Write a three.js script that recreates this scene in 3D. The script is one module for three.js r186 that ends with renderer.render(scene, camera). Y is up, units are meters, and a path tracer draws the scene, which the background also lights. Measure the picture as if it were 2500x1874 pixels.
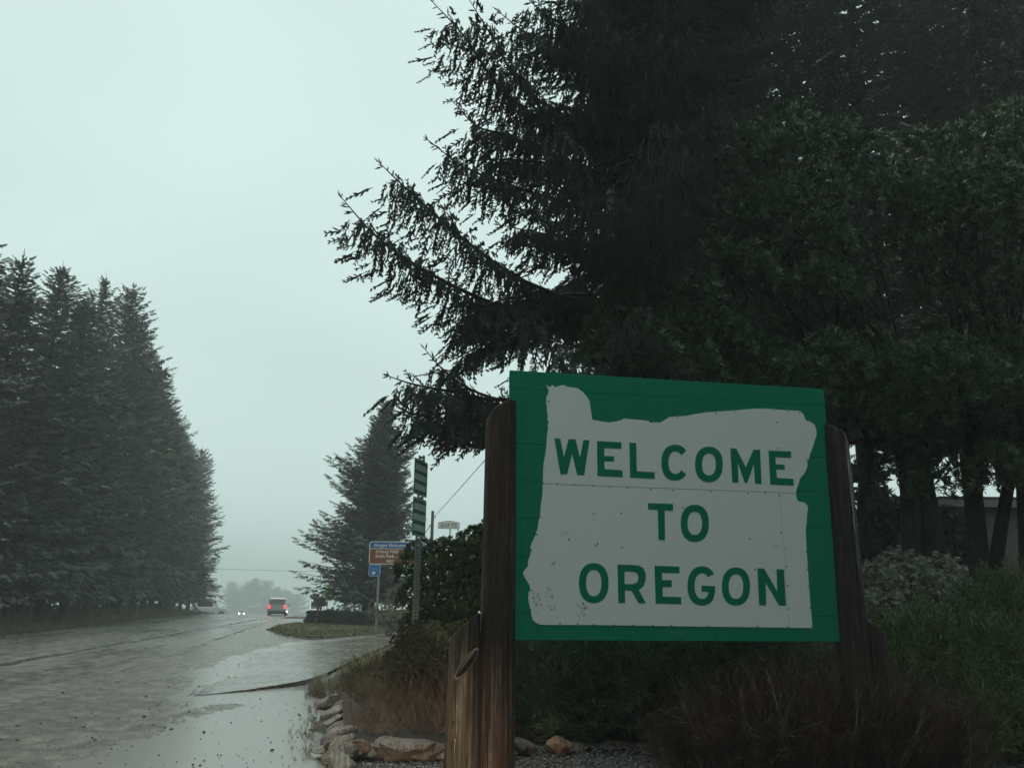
import * as THREE from 'three';
import { mergeGeometries, toCreasedNormals } from 'three/addons/utils/BufferGeometryUtils.js';
import { RoundedBoxGeometry } from 'three/addons/geometries/RoundedBoxGeometry.js';
import { ImprovedNoise } from 'three/addons/math/ImprovedNoise.js';

// ------------------------------------------------------------------ camera, sky, sun, haze
const EYE = 1.35, FOCAL = 2080, ROLL = 0.0125, PITCH = Math.atan((1477 - 937) / FOCAL);
const scene = new THREE.Scene();
const camera = new THREE.PerspectiveCamera(2 * Math.atan(937 / FOCAL) * 180 / Math.PI, 1024 / 767, 0.05, 2500);
camera.position.set(0, EYE, 0);
camera.rotation.set(PITCH, 0, ROLL, 'YXZ');
scene.add(camera);

const noise = new ImprovedNoise();
{ // an overcast, rainy sky: a little brighter towards the zenith, faint cloud mottling
  const W = 512, H = 256, data = new Float32Array(W * H * 4);
  for (let j = 0; j < H; j++) {
    const el = ((j + 0.5) / H - 0.5) * Math.PI;
    for (let i = 0; i < W; i++) {
      const az = (i + 0.5) / W * 2 * Math.PI, c = Math.cos(el);
      const x = Math.cos(az) * c, z = Math.sin(az) * c, y = Math.sin(el);
      const n = noise.noise(x * 2.2, y * 4 + 3, z * 2.2) * 0.08 + noise.noise(x * 5, y * 9 + 1, z * 5) * 0.05;
      const s = Math.max(0, y), L = (0.87 + 0.09 * s) * (1 + n);
      const k = (j * W + i) * 4;
      data[k] = L * 0.765; data[k + 1] = L * 0.965; data[k + 2] = L * 0.93; data[k + 3] = 1;
    }
  }
  const sky = new THREE.DataTexture(data, W, H, THREE.RGBAFormat, THREE.FloatType);
  sky.mapping = THREE.EquirectangularReflectionMapping; sky.magFilter = THREE.LinearFilter; sky.minFilter = THREE.LinearFilter;
  sky.wrapS = THREE.RepeatWrapping; sky.needsUpdate = true;
  scene.background = sky; scene.environment = sky;
}
const sun = new THREE.DirectionalLight(0xfff4e6, 1.4);
sun.position.set(-22, 70, -38); sun.target.position.set(0, 0, -12);
sun.castShadow = true; sun.shadow.radius = 60; sun.shadow.mapSize.set(2048, 2048);
Object.assign(sun.shadow.camera, { left: -60, right: 60, top: 80, bottom: -60, near: 1, far: 220 });
scene.add(sun, sun.target);
scene.fog = new THREE.FogExp2(0xe9f2f0, 0.0023);
const renderer = new THREE.WebGLRenderer({ antialias: true });
renderer.toneMapping = THREE.LinearToneMapping;
renderer.toneMappingExposure = 1.0;
renderer.shadowMap.enabled = true;

// ------------------------------------------------------------------ helpers
const V = (x, y, z) => new THREE.Vector3(x, y, z);
const rgb = (r, g, b) => new THREE.Color().setRGB(r, g, b);
function rng(seed) { let a = seed >>> 0; return () => { a = (a + 0x6D2B79F5) | 0; let t = Math.imul(a ^ (a >>> 15), 1 | a); t = (t + Math.imul(t ^ (t >>> 7), 61 | t)) ^ t; return ((t ^ (t >>> 14)) >>> 0) / 4294967296; }; }
const lerp = (a, b, t) => a + (b - a) * t, clamp = (v, a, b) => Math.min(b, Math.max(a, v));
const sstep = (a, b, v) => { const t = clamp((v - a) / (b - a), 0, 1); return t * t * (3 - 2 * t); };
// where a direction measured in the survey photograph (2500 px wide) meets a given distance or level
function ray(px, py) {
  const x0 = (px - 1250) / FOCAL, y0 = (937 - py) / FOCAL;
  const x = x0 * Math.cos(ROLL) - y0 * Math.sin(ROLL), y = x0 * Math.sin(ROLL) + y0 * Math.cos(ROLL);
  return V(x, y * Math.cos(PITCH) + Math.sin(PITCH), y * Math.sin(PITCH) - Math.cos(PITCH));
}
function at(px, py, d) { const r = ray(px, py); return r.multiplyScalar(d / -r.z).add(V(0, EYE, 0)); }
function onLevel(px, py, h = 0) { const r = ray(px, py); return r.multiplyScalar((h - EYE) / r.y).add(V(0, EYE, 0)); }
function project(p) { const q = p.clone().sub(V(0, EYE, 0)).applyEuler(new THREE.Euler(0, 0, 0)); const m = new THREE.Matrix4().makeRotationFromEuler(new THREE.Euler(PITCH, 0, ROLL, 'YXZ')).invert(); q.applyMatrix4(m); return [1250 + q.x / -q.z * FOCAL, 937 - q.y / -q.z * FOCAL]; }

const taken = {};
function numbered(name) { const n = taken[name] = (taken[name] ?? -1) + 1; return n ? name + '_' + String(n).padStart(3, '0') : name; }
function shade(o) { o.traverse(m => { if (m.isMesh) { m.castShadow = true; m.receiveShadow = true; } }); return o; }
function tag(o, label, category, group) { o.userData = { label, category }; if (group) o.userData.group = group; return o; }
function thing(name, label, category, pos = V(0, 0, 0), group) {
  const o = new THREE.Group(); o.name = numbered(name); o.position.copy(pos); scene.add(o); return tag(o, label, category, group);
}
function part(name, geo, mat, parent) { const m = new THREE.Mesh(geo, mat); m.name = parent === scene ? numbered(name) : name; m.castShadow = m.receiveShadow = true; parent.add(m); return m; }
function solo(name, geo, mat, label, category, group) { return tag(part(name, geo, mat, scene), label, category, group); }
function structure(name, geo, mat, label) { const m = part(name, geo, mat, scene); m.userData = { kind: 'structure' }; if (label) m.userData.label = label; return m; }
function dup(src, pos, turn, label, scale) {
  const c = src.clone(); c.name = numbered(src.name.replace(/_\d{3}$/, '')); c.position.copy(pos); c.rotation.y = turn; if (scale) c.scale.copy(scale);
  c.userData = { ...src.userData }; if (label) c.userData.label = label; scene.add(c); return c;
}
function merge(list) {
  return mergeGeometries(list.map(g => { const n = g.index ? g.toNonIndexed() : g; for (const k of Object.keys(n.attributes)) if (!['position', 'normal', 'uv'].includes(k)) n.deleteAttribute(k); if (!n.attributes.uv) n.setAttribute('uv', new THREE.BufferAttribute(new Float32Array(n.attributes.position.count * 2), 2)); return n; }));
}
class Soup { // plain triangles
  constructor() { this.p = []; }
  tri(a, b, c) { this.p.push(a.x, a.y, a.z, b.x, b.y, b.z, c.x, c.y, c.z); }
  quad(a, b, c, d) { this.tri(a, b, c); this.tri(a, c, d); }
  geo() { const g = new THREE.BufferGeometry(); g.setAttribute('position', new THREE.BufferAttribute(new Float32Array(this.p), 3)); g.computeVertexNormals(); return g; }
}
function frame(dir) { const d = dir.clone().normalize(); const a = Math.abs(d.y) < 0.95 ? V(0, 1, 0) : V(1, 0, 0); const u = a.clone().cross(d).normalize(); return [d, u, d.clone().cross(u)]; }
class Spray { // collects copies of one small shape (its long axis is +x)
  constructor(origin = V(0, 0, 0)) { this.m = []; this.c = []; this.o = origin; }
  add(p, dir, roll, s, color, sy = s) {
    const [d, u, w] = frame(dir), c = Math.cos(roll), n = Math.sin(roll);
    const y = w.clone().multiplyScalar(c).addScaledVector(u, n), z = d.clone().cross(y);
    this.m.push(new THREE.Matrix4().makeBasis(d.multiplyScalar(s), y.multiplyScalar(sy), z.multiplyScalar(sy)).setPosition(p.x - this.o.x, p.y - this.o.y, p.z - this.o.z));
    this.c.push(color);
  }
  build(name, geo, mat, parent) {
    const im = new THREE.InstancedMesh(geo, mat, this.m.length); im.name = parent === scene ? numbered(name) : name;
    this.m.forEach((m, i) => { im.setMatrixAt(i, m); if (this.c[i]) im.setColorAt(i, this.c[i]); });
    im.castShadow = im.receiveShadow = true; parent.add(im); return im;
  }
}
function tube(points, r0, r1, sides = 7, segs) {
  const curve = new THREE.CatmullRomCurve3(points), n = segs || Math.max(4, points.length * 4);
  const pos = [], uv = [], idx = []; let u = null, len = 0, prev = null;
  for (let i = 0; i <= n; i++) {
    const t = i / n, p = curve.getPoint(t), d = curve.getTangent(t);
    if (!u) u = frame(d)[1]; u.addScaledVector(d, -u.dot(d)).normalize(); const w = d.clone().cross(u), r = typeof r0 === 'function' ? r0(t) : lerp(r0, r1, t);
    if (prev) len += p.distanceTo(prev); prev = p;
    for (let k = 0; k <= sides; k++) { const a = k / sides * 2 * Math.PI; const q = p.clone().addScaledVector(u, Math.cos(a) * r).addScaledVector(w, Math.sin(a) * r); pos.push(q.x, q.y, q.z); uv.push(k / sides, len); }
  }
  for (let i = 0; i < n; i++) for (let k = 0; k < sides; k++) { const a = i * (sides + 1) + k, b = a + sides + 1; idx.push(a, b, a + 1, b, b + 1, a + 1); }
  const g = new THREE.BufferGeometry(); g.setAttribute('position', new THREE.Float32BufferAttribute(pos, 3)); g.setAttribute('uv', new THREE.Float32BufferAttribute(uv, 2)); g.setIndex(idx); g.computeVertexNormals(); return g;
}
const box = (w, h, d, x = 0, y = 0, z = 0) => new THREE.BoxGeometry(w, h, d).translate(x, y, z);

// tileable fractal noise and textures
function lattice(seed) { const r = rng(seed), t = new Float32Array(65536); for (let i = 0; i < 65536; i++) t[i] = r(); return t; }
const LAT = lattice(11);
function vnoise(x, y, px, py) {
  const xi = Math.floor(x), yi = Math.floor(y), fx = x - xi, fy = y - yi, a = fx * fx * (3 - 2 * fx), b = fy * fy * (3 - 2 * fy);
  const h = (i, j) => LAT[(((i % px + px) % px) * 131 + ((j % py + py) % py) * 977) & 65535];
  return lerp(lerp(h(xi, yi), h(xi + 1, yi), a), lerp(h(xi, yi + 1), h(xi + 1, yi + 1), a), b);
}
function fbm(u, v, fx, fy, oct = 5) { let s = 0, a = 0.5, n = 0; for (let o = 0; o < oct; o++) { s += a * vnoise(u * fx, v * fy, fx, fy); n += a; a *= 0.55; fx *= 2; fy *= 2; } return s / n; }
function texture(size, fn, color = false) {
  const d = new Uint8Array(size * size * 4);
  for (let j = 0; j < size; j++) for (let i = 0; i < size; i++) { const c = fn(i / size, j / size), k = (j * size + i) * 4; for (let q = 0; q < 3; q++) d[k + q] = clamp(Math.round((Array.isArray(c) ? c[q] : c) * 255), 0, 255); d[k + 3] = 255; }
  const t = new THREE.DataTexture(d, size, size); t.wrapS = t.wrapT = THREE.RepeatWrapping; t.magFilter = THREE.LinearFilter; t.minFilter = THREE.LinearMipmapLinearFilter; t.generateMipmaps = true; if (color) t.colorSpace = THREE.SRGBColorSpace; t.needsUpdate = true; return t;
}
function rep(t, x, y) { const c = t.clone(); c.repeat.set(x, y); c.needsUpdate = true; return c; }
function canvasTexture(w, h, draw) { const c = document.createElement('canvas'); c.width = w; c.height = h; draw(c.getContext('2d'), w, h); const t = new THREE.CanvasTexture(c); t.colorSpace = THREE.SRGBColorSpace; return t; }
const std = o => new THREE.MeshStandardMaterial({ roughness: 0.8, side: THREE.DoubleSide, ...o });
const phys = o => new THREE.MeshPhysicalMaterial({ roughness: 0.8, side: THREE.DoubleSide, ...o });

const gritBump = texture(512, (u, v) => { const a = fbm(u, v, 96, 96, 3), b = fbm(u + .3, v, 12, 12, 4); return clamp(a * 0.75 + b * 0.35 - 0.05, 0, 1); });
const gritColor = texture(512, (u, v) => { const a = fbm(u, v, 120, 120, 2), b = fbm(u, v + .5, 6, 6, 5), c = 0.45 + 0.5 * (a - 0.5) + 0.55 * (b - 0.5); return [c * 1.02, c, c * 0.95]; }, true);
const gritRough = texture(512, (u, v) => { const b = fbm(u + .2, v + .7, 5, 7, 5), a = fbm(u, v, 60, 60, 3); return clamp(0.26 + 0.5 * (b - 0.38) + 0.25 * (a - 0.5), 0.06, 0.8); });
const soilColor = texture(512, (u, v) => { const a = fbm(u, v, 60, 60, 3), b = fbm(u, v + .4, 5, 5, 5), c = 0.32 + 0.5 * (a - 0.5) + 0.3 * (b - 0.5); return [c * 1.08, c * 0.95, c * 0.8]; }, true);
const barkColor = texture(512, (u, v) => { const s = fbm(u, v, 40, 3, 4), t = fbm(u + .4, v, 110, 5, 3), b = fbm(u, v + .3, 5, 4, 4), c = 0.55 + 0.45 * (s - 0.5) + 0.45 * (t - 0.5) + 0.5 * (b - 0.5) + 0.3 * (fbm(u + .7, v, 60, 30, 3) - 0.5); return [c, c * 0.985, c * 0.96]; }, true);
const barkBump = texture(512, (u, v) => { const s = fbm(u, v, 40, 3, 4), t = fbm(u + .4, v, 90, 5, 3), q = fbm(u + .2, v + .6, 34, 26, 3); return clamp(0.5 + (s - 0.5) * 0.8 + (t - 0.5) * 0.7 + (q - 0.5) * 0.6, 0, 1); });
const barkRough = texture(256, (u, v) => clamp(0.62 + 2.2 * (fbm(u + .6, v + .1, 26, 5, 5) - 0.42), 0.09, 0.9));

// ------------------------------------------------------------------ the lie of the land (d = metres ahead of the camera)
const bend = d => d > 100 ? 0.0007 * (d - 100) ** 2 : 0;
const roadEdge = d => -3.75 - 0.21 * d - bend(d), roadSeam = d => -7.0 - 0.18 * d - (d > 100 ? 0.0007 * (d - 100) ** 2 : 0), roadLeft = d => -10.7 - 0.24 * d - bend(d);
const dip = d => d > 86 ? -0.0157 * Math.min(d - 86, 300) * sstep(86, 110, d) : 0;
function bank(x, d) { return 1.95 * sstep(8.6, 16.5, d) * sstep(-1.2, 4.6, x) + 0.28 * sstep(8.6, 11, d) * sstep(-2.6, -1.2, x) * (1 - sstep(14, 18, d)); }
const land = (x, d) => dip(d) + bank(x, d);
function sheet(ds, xa, xb, nx, hy, uvs = 1) { // a height-field between two edges, along d
  const pos = [], uv = [], idx = [];
  ds.forEach(d => { for (let i = 0; i <= nx; i++) { const x = lerp(xa(d), xb(d), i / nx); pos.push(x, hy(x, d), -d); uv.push(x / uvs, d / uvs); } });
  for (let j = 0; j < ds.length - 1; j++) for (let i = 0; i < nx; i++) { const a = j * (nx + 1) + i, b = a + nx + 1; idx.push(a, a + 1, b, b, a + 1, b + 1); }
  const g = new THREE.BufferGeometry(); g.setAttribute('position', new THREE.Float32BufferAttribute(pos, 3)); g.setAttribute('uv', new THREE.Float32BufferAttribute(uv, 2)); g.setIndex(idx); g.computeVertexNormals(); return g;
}
const range = (a, b, s0, grow = 1) => { const r = [a]; let s = s0; while (r[r.length - 1] + s < b) { r.push(r[r.length - 1] + s); s *= grow; } r.push(b); return r; };
const fnoise = (x, y, z = 0) => noise.noise(x + 31.3, y + 17.7, z);

{ // ground sheet to the horizon
  const ds = [...range(-200, -10, 10), ...range(-9, 30, 0.5).slice(0), ...range(31, 620, 2, 1.06)];
  const xs = [...range(-320, -30, 12), ...range(-28, 20, 0.5), ...range(22, 240, 12)];
  const pos = [], uv = [], idx = [];
  ds.forEach(d => xs.forEach(x => { pos.push(x, land(x, d) - 0.05 + fnoise(x * 0.6, d * 0.6) * 0.03, -d); uv.push(x / 2, d / 2); }));
  for (let j = 0; j < ds.length - 1; j++) for (let i = 0; i < xs.length - 1; i++) { const a = j * xs.length + i, b = a + xs.length; idx.push(a, a + 1, b, b, a + 1, b + 1); }
  const g = new THREE.BufferGeometry(); g.setAttribute('position', new THREE.Float32BufferAttribute(pos, 3)); g.setAttribute('uv', new THREE.Float32BufferAttribute(uv, 2)); g.setIndex(idx); g.computeVertexNormals();
  structure('ground', g, std({ color: rgb(0.34, 0.34, 0.26), map: soilColor, bumpMap: gritBump, bumpScale: 0.02, roughness: 0.85 }));
}
// wet asphalt: two lifts with a small step between them
const asphalt = std({ color: rgb(0.63, 0.66, 0.65), map: rep(gritColor, 1, 1), roughness: 1, roughnessMap: rep(gritRough, 0.3, 0.03), bumpMap: rep(gritBump, 1, 1), bumpScale: 0.007 });
const asphaltOld = std({ color: rgb(0.65, 0.66, 0.64), map: rep(gritColor, 1, 1), roughness: 1, roughnessMap: rep(gritRough, 0.28, 0.04), bumpMap: rep(gritBump, 1, 1), bumpScale: 0.01 });
function slab(xa, xb, d0, d1, top, wob, seed) { // carriageway lift with ragged, bevelled edges
  const ds = range(d0, d1, 0.35, 1.012), w = s => d => fnoise(d * 0.7, s + seed) * wob + fnoise(d * 2.6, s + seed) * wob * 0.5;
  const nx = 14, pos = [], uv = [], idx = [];
  ds.forEach(d => { const a = xa(d) + w(1)(d), b = xb(d) + w(2)(d); for (let i = 0; i <= nx; i++) { const t = i === 0 ? 0 : i === nx ? 1 : (i - 1) / (nx - 2); let x = lerp(a, b, t), y = top + dip(d) + fnoise(x * 0.5, d * 0.3, seed) * 0.006; if (i === 0) { x -= 0.02; y = dip(d) - 0.04; } if (i === nx) { x += 0.02; y = dip(d) - 0.04; } pos.push(x, y, -d); uv.push((x - roadEdge(d)) / 1.6, d / 1.6); } });
  for (let j = 0; j < ds.length - 1; j++) for (let i = 0; i < nx; i++) { const a = j * (nx + 1) + i, b = a + nx + 1; idx.push(a, a + 1, b, b, a + 1, b + 1); }
  const g = new THREE.BufferGeometry(); g.setAttribute('position', new THREE.Float32BufferAttribute(pos, 3)); g.setAttribute('uv', new THREE.Float32BufferAttribute(uv, 2)); g.setIndex(idx); return toCreasedNormals(g, 0.5);
}
structure('road', slab(d => roadLeft(d) + 0.3, roadSeam, -12, 600, 0.085, 0.14, 3), asphalt, 'wet grey carriageway running away into the fog');
structure('road_shoulder', slab(roadSeam, roadEdge, -12, 600, 0.045, 0.22, 9), asphaltOld, 'worn wet asphalt shoulder beside the carriageway');

// gravel pull-off with real hollows, and rain water standing in them
const lotRight = d => d < 13 ? -1.52 - 0.18 * (d - 8) : lerp(-2.42, -0.9, sstep(13, 14.5, d));
function lotHeight(x, d) {
  const axis = -1.9 - 0.155 * d + 0.6 * Math.sin(d * 0.23), off = x - axis;
  const hollow = sstep(1.9, 0.2, Math.abs(off)) * 0.024 + sstep(14, 24, d) * 0.006;
  const rise = sstep(-0.5, -2.6, off) * 0.022 * (1 - sstep(15, 40, d) * 0.6);
  const n = fnoise(x * 0.55, d * 0.33, 2) * 0.018 + fnoise(x * 1.7, d * 0.9, 5) * 0.009 + fnoise(x * 5, d * 3, 8) * 0.004 + fnoise(x * 14, d * 12, 3) * 0.006 + fnoise(x * 33, d * 26, 6) * 0.004;
  const side = 0.014 * sstep(-2.1, -1.4, x) * sstep(9, 8, d);
  return 0.014 + n * 1.25 + fnoise(x * 2.6, d * 1.1, 14) * 0.008 - hollow * 0.9 + rise * 1.6 + side + dip(d);
}
const WATER = 0.004;
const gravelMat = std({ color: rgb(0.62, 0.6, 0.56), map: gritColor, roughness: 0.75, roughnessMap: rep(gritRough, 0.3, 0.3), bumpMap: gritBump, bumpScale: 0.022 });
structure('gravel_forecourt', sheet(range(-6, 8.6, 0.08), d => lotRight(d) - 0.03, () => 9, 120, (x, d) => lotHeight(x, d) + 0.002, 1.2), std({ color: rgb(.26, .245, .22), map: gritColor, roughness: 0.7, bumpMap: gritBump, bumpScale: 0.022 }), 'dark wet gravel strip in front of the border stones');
structure('gravel_lot', sheet(range(-6, 75, 0.07, 1.0075), d => roadEdge(d) - 0.2, lotRight, 150, lotHeight, 1.2), gravelMat, 'wet brown gravel pull-off beside the road');
structure('rain_water', sheet(range(-6, 75, 0.25, 1.02), d => roadEdge(d) - 0.15, d => lotRight(d) - 0.05, 40, (x, d) => WATER + dip(d) + fnoise(x * 6, d * 5, 9) * 0.0004), phys({ color: rgb(0.25, 0.255, 0.238), roughness: 0.24, ior: 1.33, bumpMap: rep(gritBump, 0.5, 0.5), bumpScale: 0.002 }), 'shallow silty rain water standing in the hollows');
{ // driveway apron: a thin slab with a broken near edge
  const pts = [[455, 1697], [510, 1691], [600, 1683], [690, 1674], [745, 1667], [800, 1648]].map(p => onLevel(p[0], p[1], 0.03));
  const far = [[560, 1600], [640, 1580], [720, 1571], [800, 1566], [900, 1556], [1010, 1545]].map(p => onLevel(p[0], p[1], 0.03));
  const A = new THREE.CatmullRomCurve3(pts), B = new THREE.CatmullRomCurve3(far), pos = [], uv = [], idx = [], nu = 120, nv = 60;
  for (let j = -1; j <= nv; j++) for (let i = 0; i <= nu; i++) {
    const t = i / nu, v = Math.max(0, j) / nv, p = A.getPoint(t).lerp(B.getPoint(t), v); const lift = lerp(-0.004, 0.088, sstep(0.0, 0.9, t)) * (1 - 0.55 * v) + (fnoise(p.x * 0.8, p.z * 0.35, 21) * 0.02 + fnoise(p.x * 3, p.z * 1.5, 22) * 0.009 + fnoise(p.x * 9, p.z * 6, 23) * 0.005) * (1 - 0.6 * sstep(0.3, 0.8, t));
    p.z += (fnoise(t * 20, 3) * 0.05 + fnoise(t * 70, 7) * 0.02) * (1 - v); p.y = j < 0 ? -0.05 : lift + fnoise(p.x * 0.9, p.z * 0.5, 4) * 0.004 - 0.004 * v; if (j < 0) p.z += 0.015;
    pos.push(p.x, p.y, p.z); uv.push(p.x / 1.4, p.z / 1.4);
  }
  for (let j = 0; j <= nv; j++) for (let i = 0; i < nu; i++) { const a = j * (nu + 1) + i, b = a + nu + 1; idx.push(a, a + 1, b, b, a + 1, b + 1); }
  const g = new THREE.BufferGeometry(); g.setAttribute('position', new THREE.Float32BufferAttribute(pos, 3)); g.setAttribute('uv', new THREE.Float32BufferAttribute(uv, 2)); g.setIndex(idx);
  structure('driveway', toCreasedNormals(g, 0.5), std({ color: rgb(0.8, 0.79, 0.76), map: gritColor, roughness: 0.65, roughnessMap: rep(gritRough, 0.22, 0.1), bumpMap: gritBump, bumpScale: 0.003 }), 'wet driveway apron with a broken dark edge');
}
{ // planting bed of bark and soil behind the stones
  const g = sheet(range(8.35, 17, 0.1), d => -1.42 - 0.2 * (d - 8) , () => 10, 110, (x, d) => land(x, d) + 0.03 + 0.06 * sstep(8.35, 8.8, d) + fnoise(x * 3, d * 3) * 0.02 + fnoise(x * 9, d * 9) * 0.014, 0.8);
  structure('planting_bed', g, std({ color: rgb(0.22, 0.17, 0.13), map: soilColor, bumpMap: gritBump, bumpScale: 0.03, roughness: 0.7 }), 'dark bark mulch of the planting bed');
}
{ // loose stones lying about on the pull-off
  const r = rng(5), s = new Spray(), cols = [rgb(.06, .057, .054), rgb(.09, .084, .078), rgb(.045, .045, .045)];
  for (let i = 0; i < 650; i++) { const d = 6.5 + r() ** 1.6 * 16, x = lerp(roadEdge(d), lotRight(Math.max(d, 9)) - 0.1, r()); s.add(V(x, Math.max(lotHeight(x, d), WATER) + 0.003, -d), V(r() - .5, 0.2 * (r() - .5), r() - .5), r() * 6, 0.005 + 0.016 * r() ** 5, cols[i % 3]); }
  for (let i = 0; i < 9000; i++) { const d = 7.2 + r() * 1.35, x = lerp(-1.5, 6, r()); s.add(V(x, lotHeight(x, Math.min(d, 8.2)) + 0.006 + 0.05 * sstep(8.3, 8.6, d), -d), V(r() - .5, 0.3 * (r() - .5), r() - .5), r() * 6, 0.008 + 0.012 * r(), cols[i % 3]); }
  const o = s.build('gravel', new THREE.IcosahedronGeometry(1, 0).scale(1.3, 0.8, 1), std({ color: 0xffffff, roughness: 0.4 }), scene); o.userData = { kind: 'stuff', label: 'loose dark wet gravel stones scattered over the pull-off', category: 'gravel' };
}

// ------------------------------------------------------------------ the welcome sign
const SA = at(1245, 902, 6.8), SB = at(2012, 950, 7.3); // its upper corners
const SX = V(SB.x - SA.x, 0, SB.z - SA.z), SW = SX.length(); SX.normalize();
const SN = V(-SX.z, 0, SX.x), TOP = 3.235, BOT = 1.091, SHT = TOP - BOT; // SN: towards the viewer
if (SN.z < 0) SN.negate();
function onSign(px, py) { // sign coordinates in metres: right of its edge, up from its foot
  const r = ray(px, py), o = V(0, EYE, 0), t = SA.clone().sub(o).dot(SN) / r.dot(SN), p = o.addScaledVector(r, t);
  return new THREE.Vector2(p.clone().sub(SA).dot(SX), p.y - BOT);
}
const z1 = (X, Y) => onSign(1160 + X / 2.2406, 860 + Y / 2.2406);
const z6 = (X, Y) => onSign(1160 + X / 5.182, 880 + Y / 5.182);
const pairs = (a, f = z1) => { const o = []; for (let i = 0; i < a.length; i += 2) o.push(f(a[i], a[i + 1])); return o; };
const signGreen = phys({ color: rgb(0.002, 0.185, 0.112), roughness: 0.6, specularIntensity: 0.2 });
const SIGN_ORIGIN = V(SA.x, 0, SA.z), signTurn = Math.atan2(-SX.z, SX.x);
const sign = thing('welcome_sign', 'large green and white welcome sign shaped round a state outline, slotted between two timber posts', 'sign', SIGN_ORIGIN); sign.rotation.y = signTurn;
{
  const edge = std({ color: rgb(0.24, 0.23, 0.21), roughness: 0.7 });
  const greenMap = canvasTexture(1024, 800, (g, w, h) => {
    g.fillStyle = '#fff'; g.fillRect(0, 0, w, h);
    const r = rng(8); for (let i = 0; i < 1500; i++) { const v = 165 + r() * 80; g.fillStyle = `rgba(${v - 8},${v},${v - 6},${0.12 + 0.2 * r()})`; const x = r() * w, y = r() * h, l = 4 + r() * r() * 130; g.fillRect(x, y, 1 + r() * 3, l); }
  });
  const green = phys({ color: rgb(0.002, 0.2, 0.12), map: greenMap, roughness: 0.6, specularIntensity: 0.2 });
  const cuts = [0, 0.2, 0.62, 0.93, 1.23, 1.53, 1.99, SHT];
  for (let i = 0; i < cuts.length - 1; i++) { // stacked boards
    const h = cuts[i + 1] - cuts[i], b = new RoundedBoxGeometry(SW, h - 0.002, 0.03, 2, 0.003).translate(SW / 2, BOT + cuts[i] + h / 2, -0.017 + (i % 2) * 0.0012);
    const p = b.attributes.position, uv = b.attributes.uv; for (let k = 0; k < p.count; k++) uv.setXY(k, p.getX(k) / SW, (p.getY(k) - BOT) / SHT);
    part('board', b, green, sign);
  }
  part('backing_board', new THREE.BoxGeometry(SW - 0.012, SHT - 0.008, 0.035).translate(SW / 2 , BOT + SHT / 2, -0.0515), edge, sign);
  // white sheets cut to the outline
  const outline = pairs([388, 178, 400, 186, 408, 190, 424, 178, 428, 188, 440, 190, 455, 186, 470, 180, 492, 180, 498, 188, 530, 192, 560, 196, 590, 218, 615, 248, 627, 272, 632, 310, 640, 368, 665, 372, 700, 380, 735, 384, 770, 378, 800, 370, 812, 362, 860, 366, 905, 370, 948, 374, 955, 384, 1010, 384, 1035, 372, 1062, 354, 1110, 350, 1150, 348, 1200, 338, 1262, 328, 1320, 324, 1420, 318, 1500, 310, 1560, 307, 1620, 310, 1700, 316, 1778, 320, 1795, 338, 1803, 358, 1812, 374, 1830, 378, 1848, 388, 1858, 400, 1866, 420, 1868, 450, 1858, 480, 1850, 510, 1838, 540, 1830, 560, 1826, 582, 1816, 592, 1818, 620, 1810, 645, 1796, 668, 1784, 680, 1776, 694, 1770, 718, 1758, 748, 1755, 775, 1760, 800, 1770, 816, 1790, 818, 1806, 824, 1818, 838, 1820, 860, 1815, 890, 1814, 930, 1808, 965, 1812, 1060, 1818, 1150, 1826, 1280, 1836, 1400, 1846, 1507, 1700, 1505, 1500, 1502, 1300, 1500, 1100, 1497, 900, 1494, 700, 1491, 500, 1490, 400, 1490, 345, 1488, 330, 1476, 315, 1462, 308, 1440, 303, 1410, 296, 1380, 290, 1345, 294, 1310, 302, 1296, 296, 1270, 280, 1245, 268, 1225, 262, 1205, 270, 1192, 288, 1170, 290, 1140, 300, 1110, 305, 1085, 303, 1060, 312, 1035, 330, 1000, 342, 960, 348, 920, 356, 880, 360, 830, 368, 770, 370, 715, 372, 650, 374, 610, 378, 590, 384, 560, 388, 520, 392, 480, 394, 440, 400, 420, 396, 400, 404, 380, 394, 370, 398, 350, 394, 330, 392, 300, 388, 265, 390, 240, 400, 225, 402, 212, 396, 195]);
  function clip(poly, axis, lim, keepLess) {
    const out = [], inside = p => keepLess ? p[axis] <= lim : p[axis] >= lim;
    poly.forEach((p, i) => { const q = poly[(i + 1) % poly.length]; if (inside(p)) out.push(p); if (inside(p) !== inside(q)) out.push(p.clone().lerp(q, (lim - p[axis]) / (q[axis] - p[axis]))); }); return out;
  }
  const seamY = z1(1000, 742).y, seamX = z1(1690, 1100).x;
  const whiteMap = canvasTexture(1536, 1180, (g, w, h) => {
    g.fillStyle = '#ffffff'; g.fillRect(0, 0, w, h);
    const r = rng(21), P = (X, Y) => { const q = z1(X, Y); return [q.x / SW * w, (1 - q.y / SHT) * h]; };
    for (let i = 0; i < 2600; i++) { const v = 190 + r() * 50; g.fillStyle = `rgba(${v},${v + 4},${v},${0.1 + r() * 0.15})`; g.fillRect(r() * w, r() * h, 1 + r() * 2, 2 + r() * 30); }
    const spots = (X, Y, rx, ry, n, dark) => { for (let i = 0; i < n; i++) { const a = r() * 6.28, q = Math.sqrt(r()), [x, y] = P(X + Math.cos(a) * rx * q, Y + Math.sin(a) * ry * q), s = 1 + r() * 3.2; g.fillStyle = `rgba(60,58,48,${dark * (0.3 + 0.7 * r())})`; g.beginPath(); g.ellipse(x, y, s * (0.5 + r()), s * (0.6 + 0.9 * r()), r() * 3, 0, 7); g.fill(); } };
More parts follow.
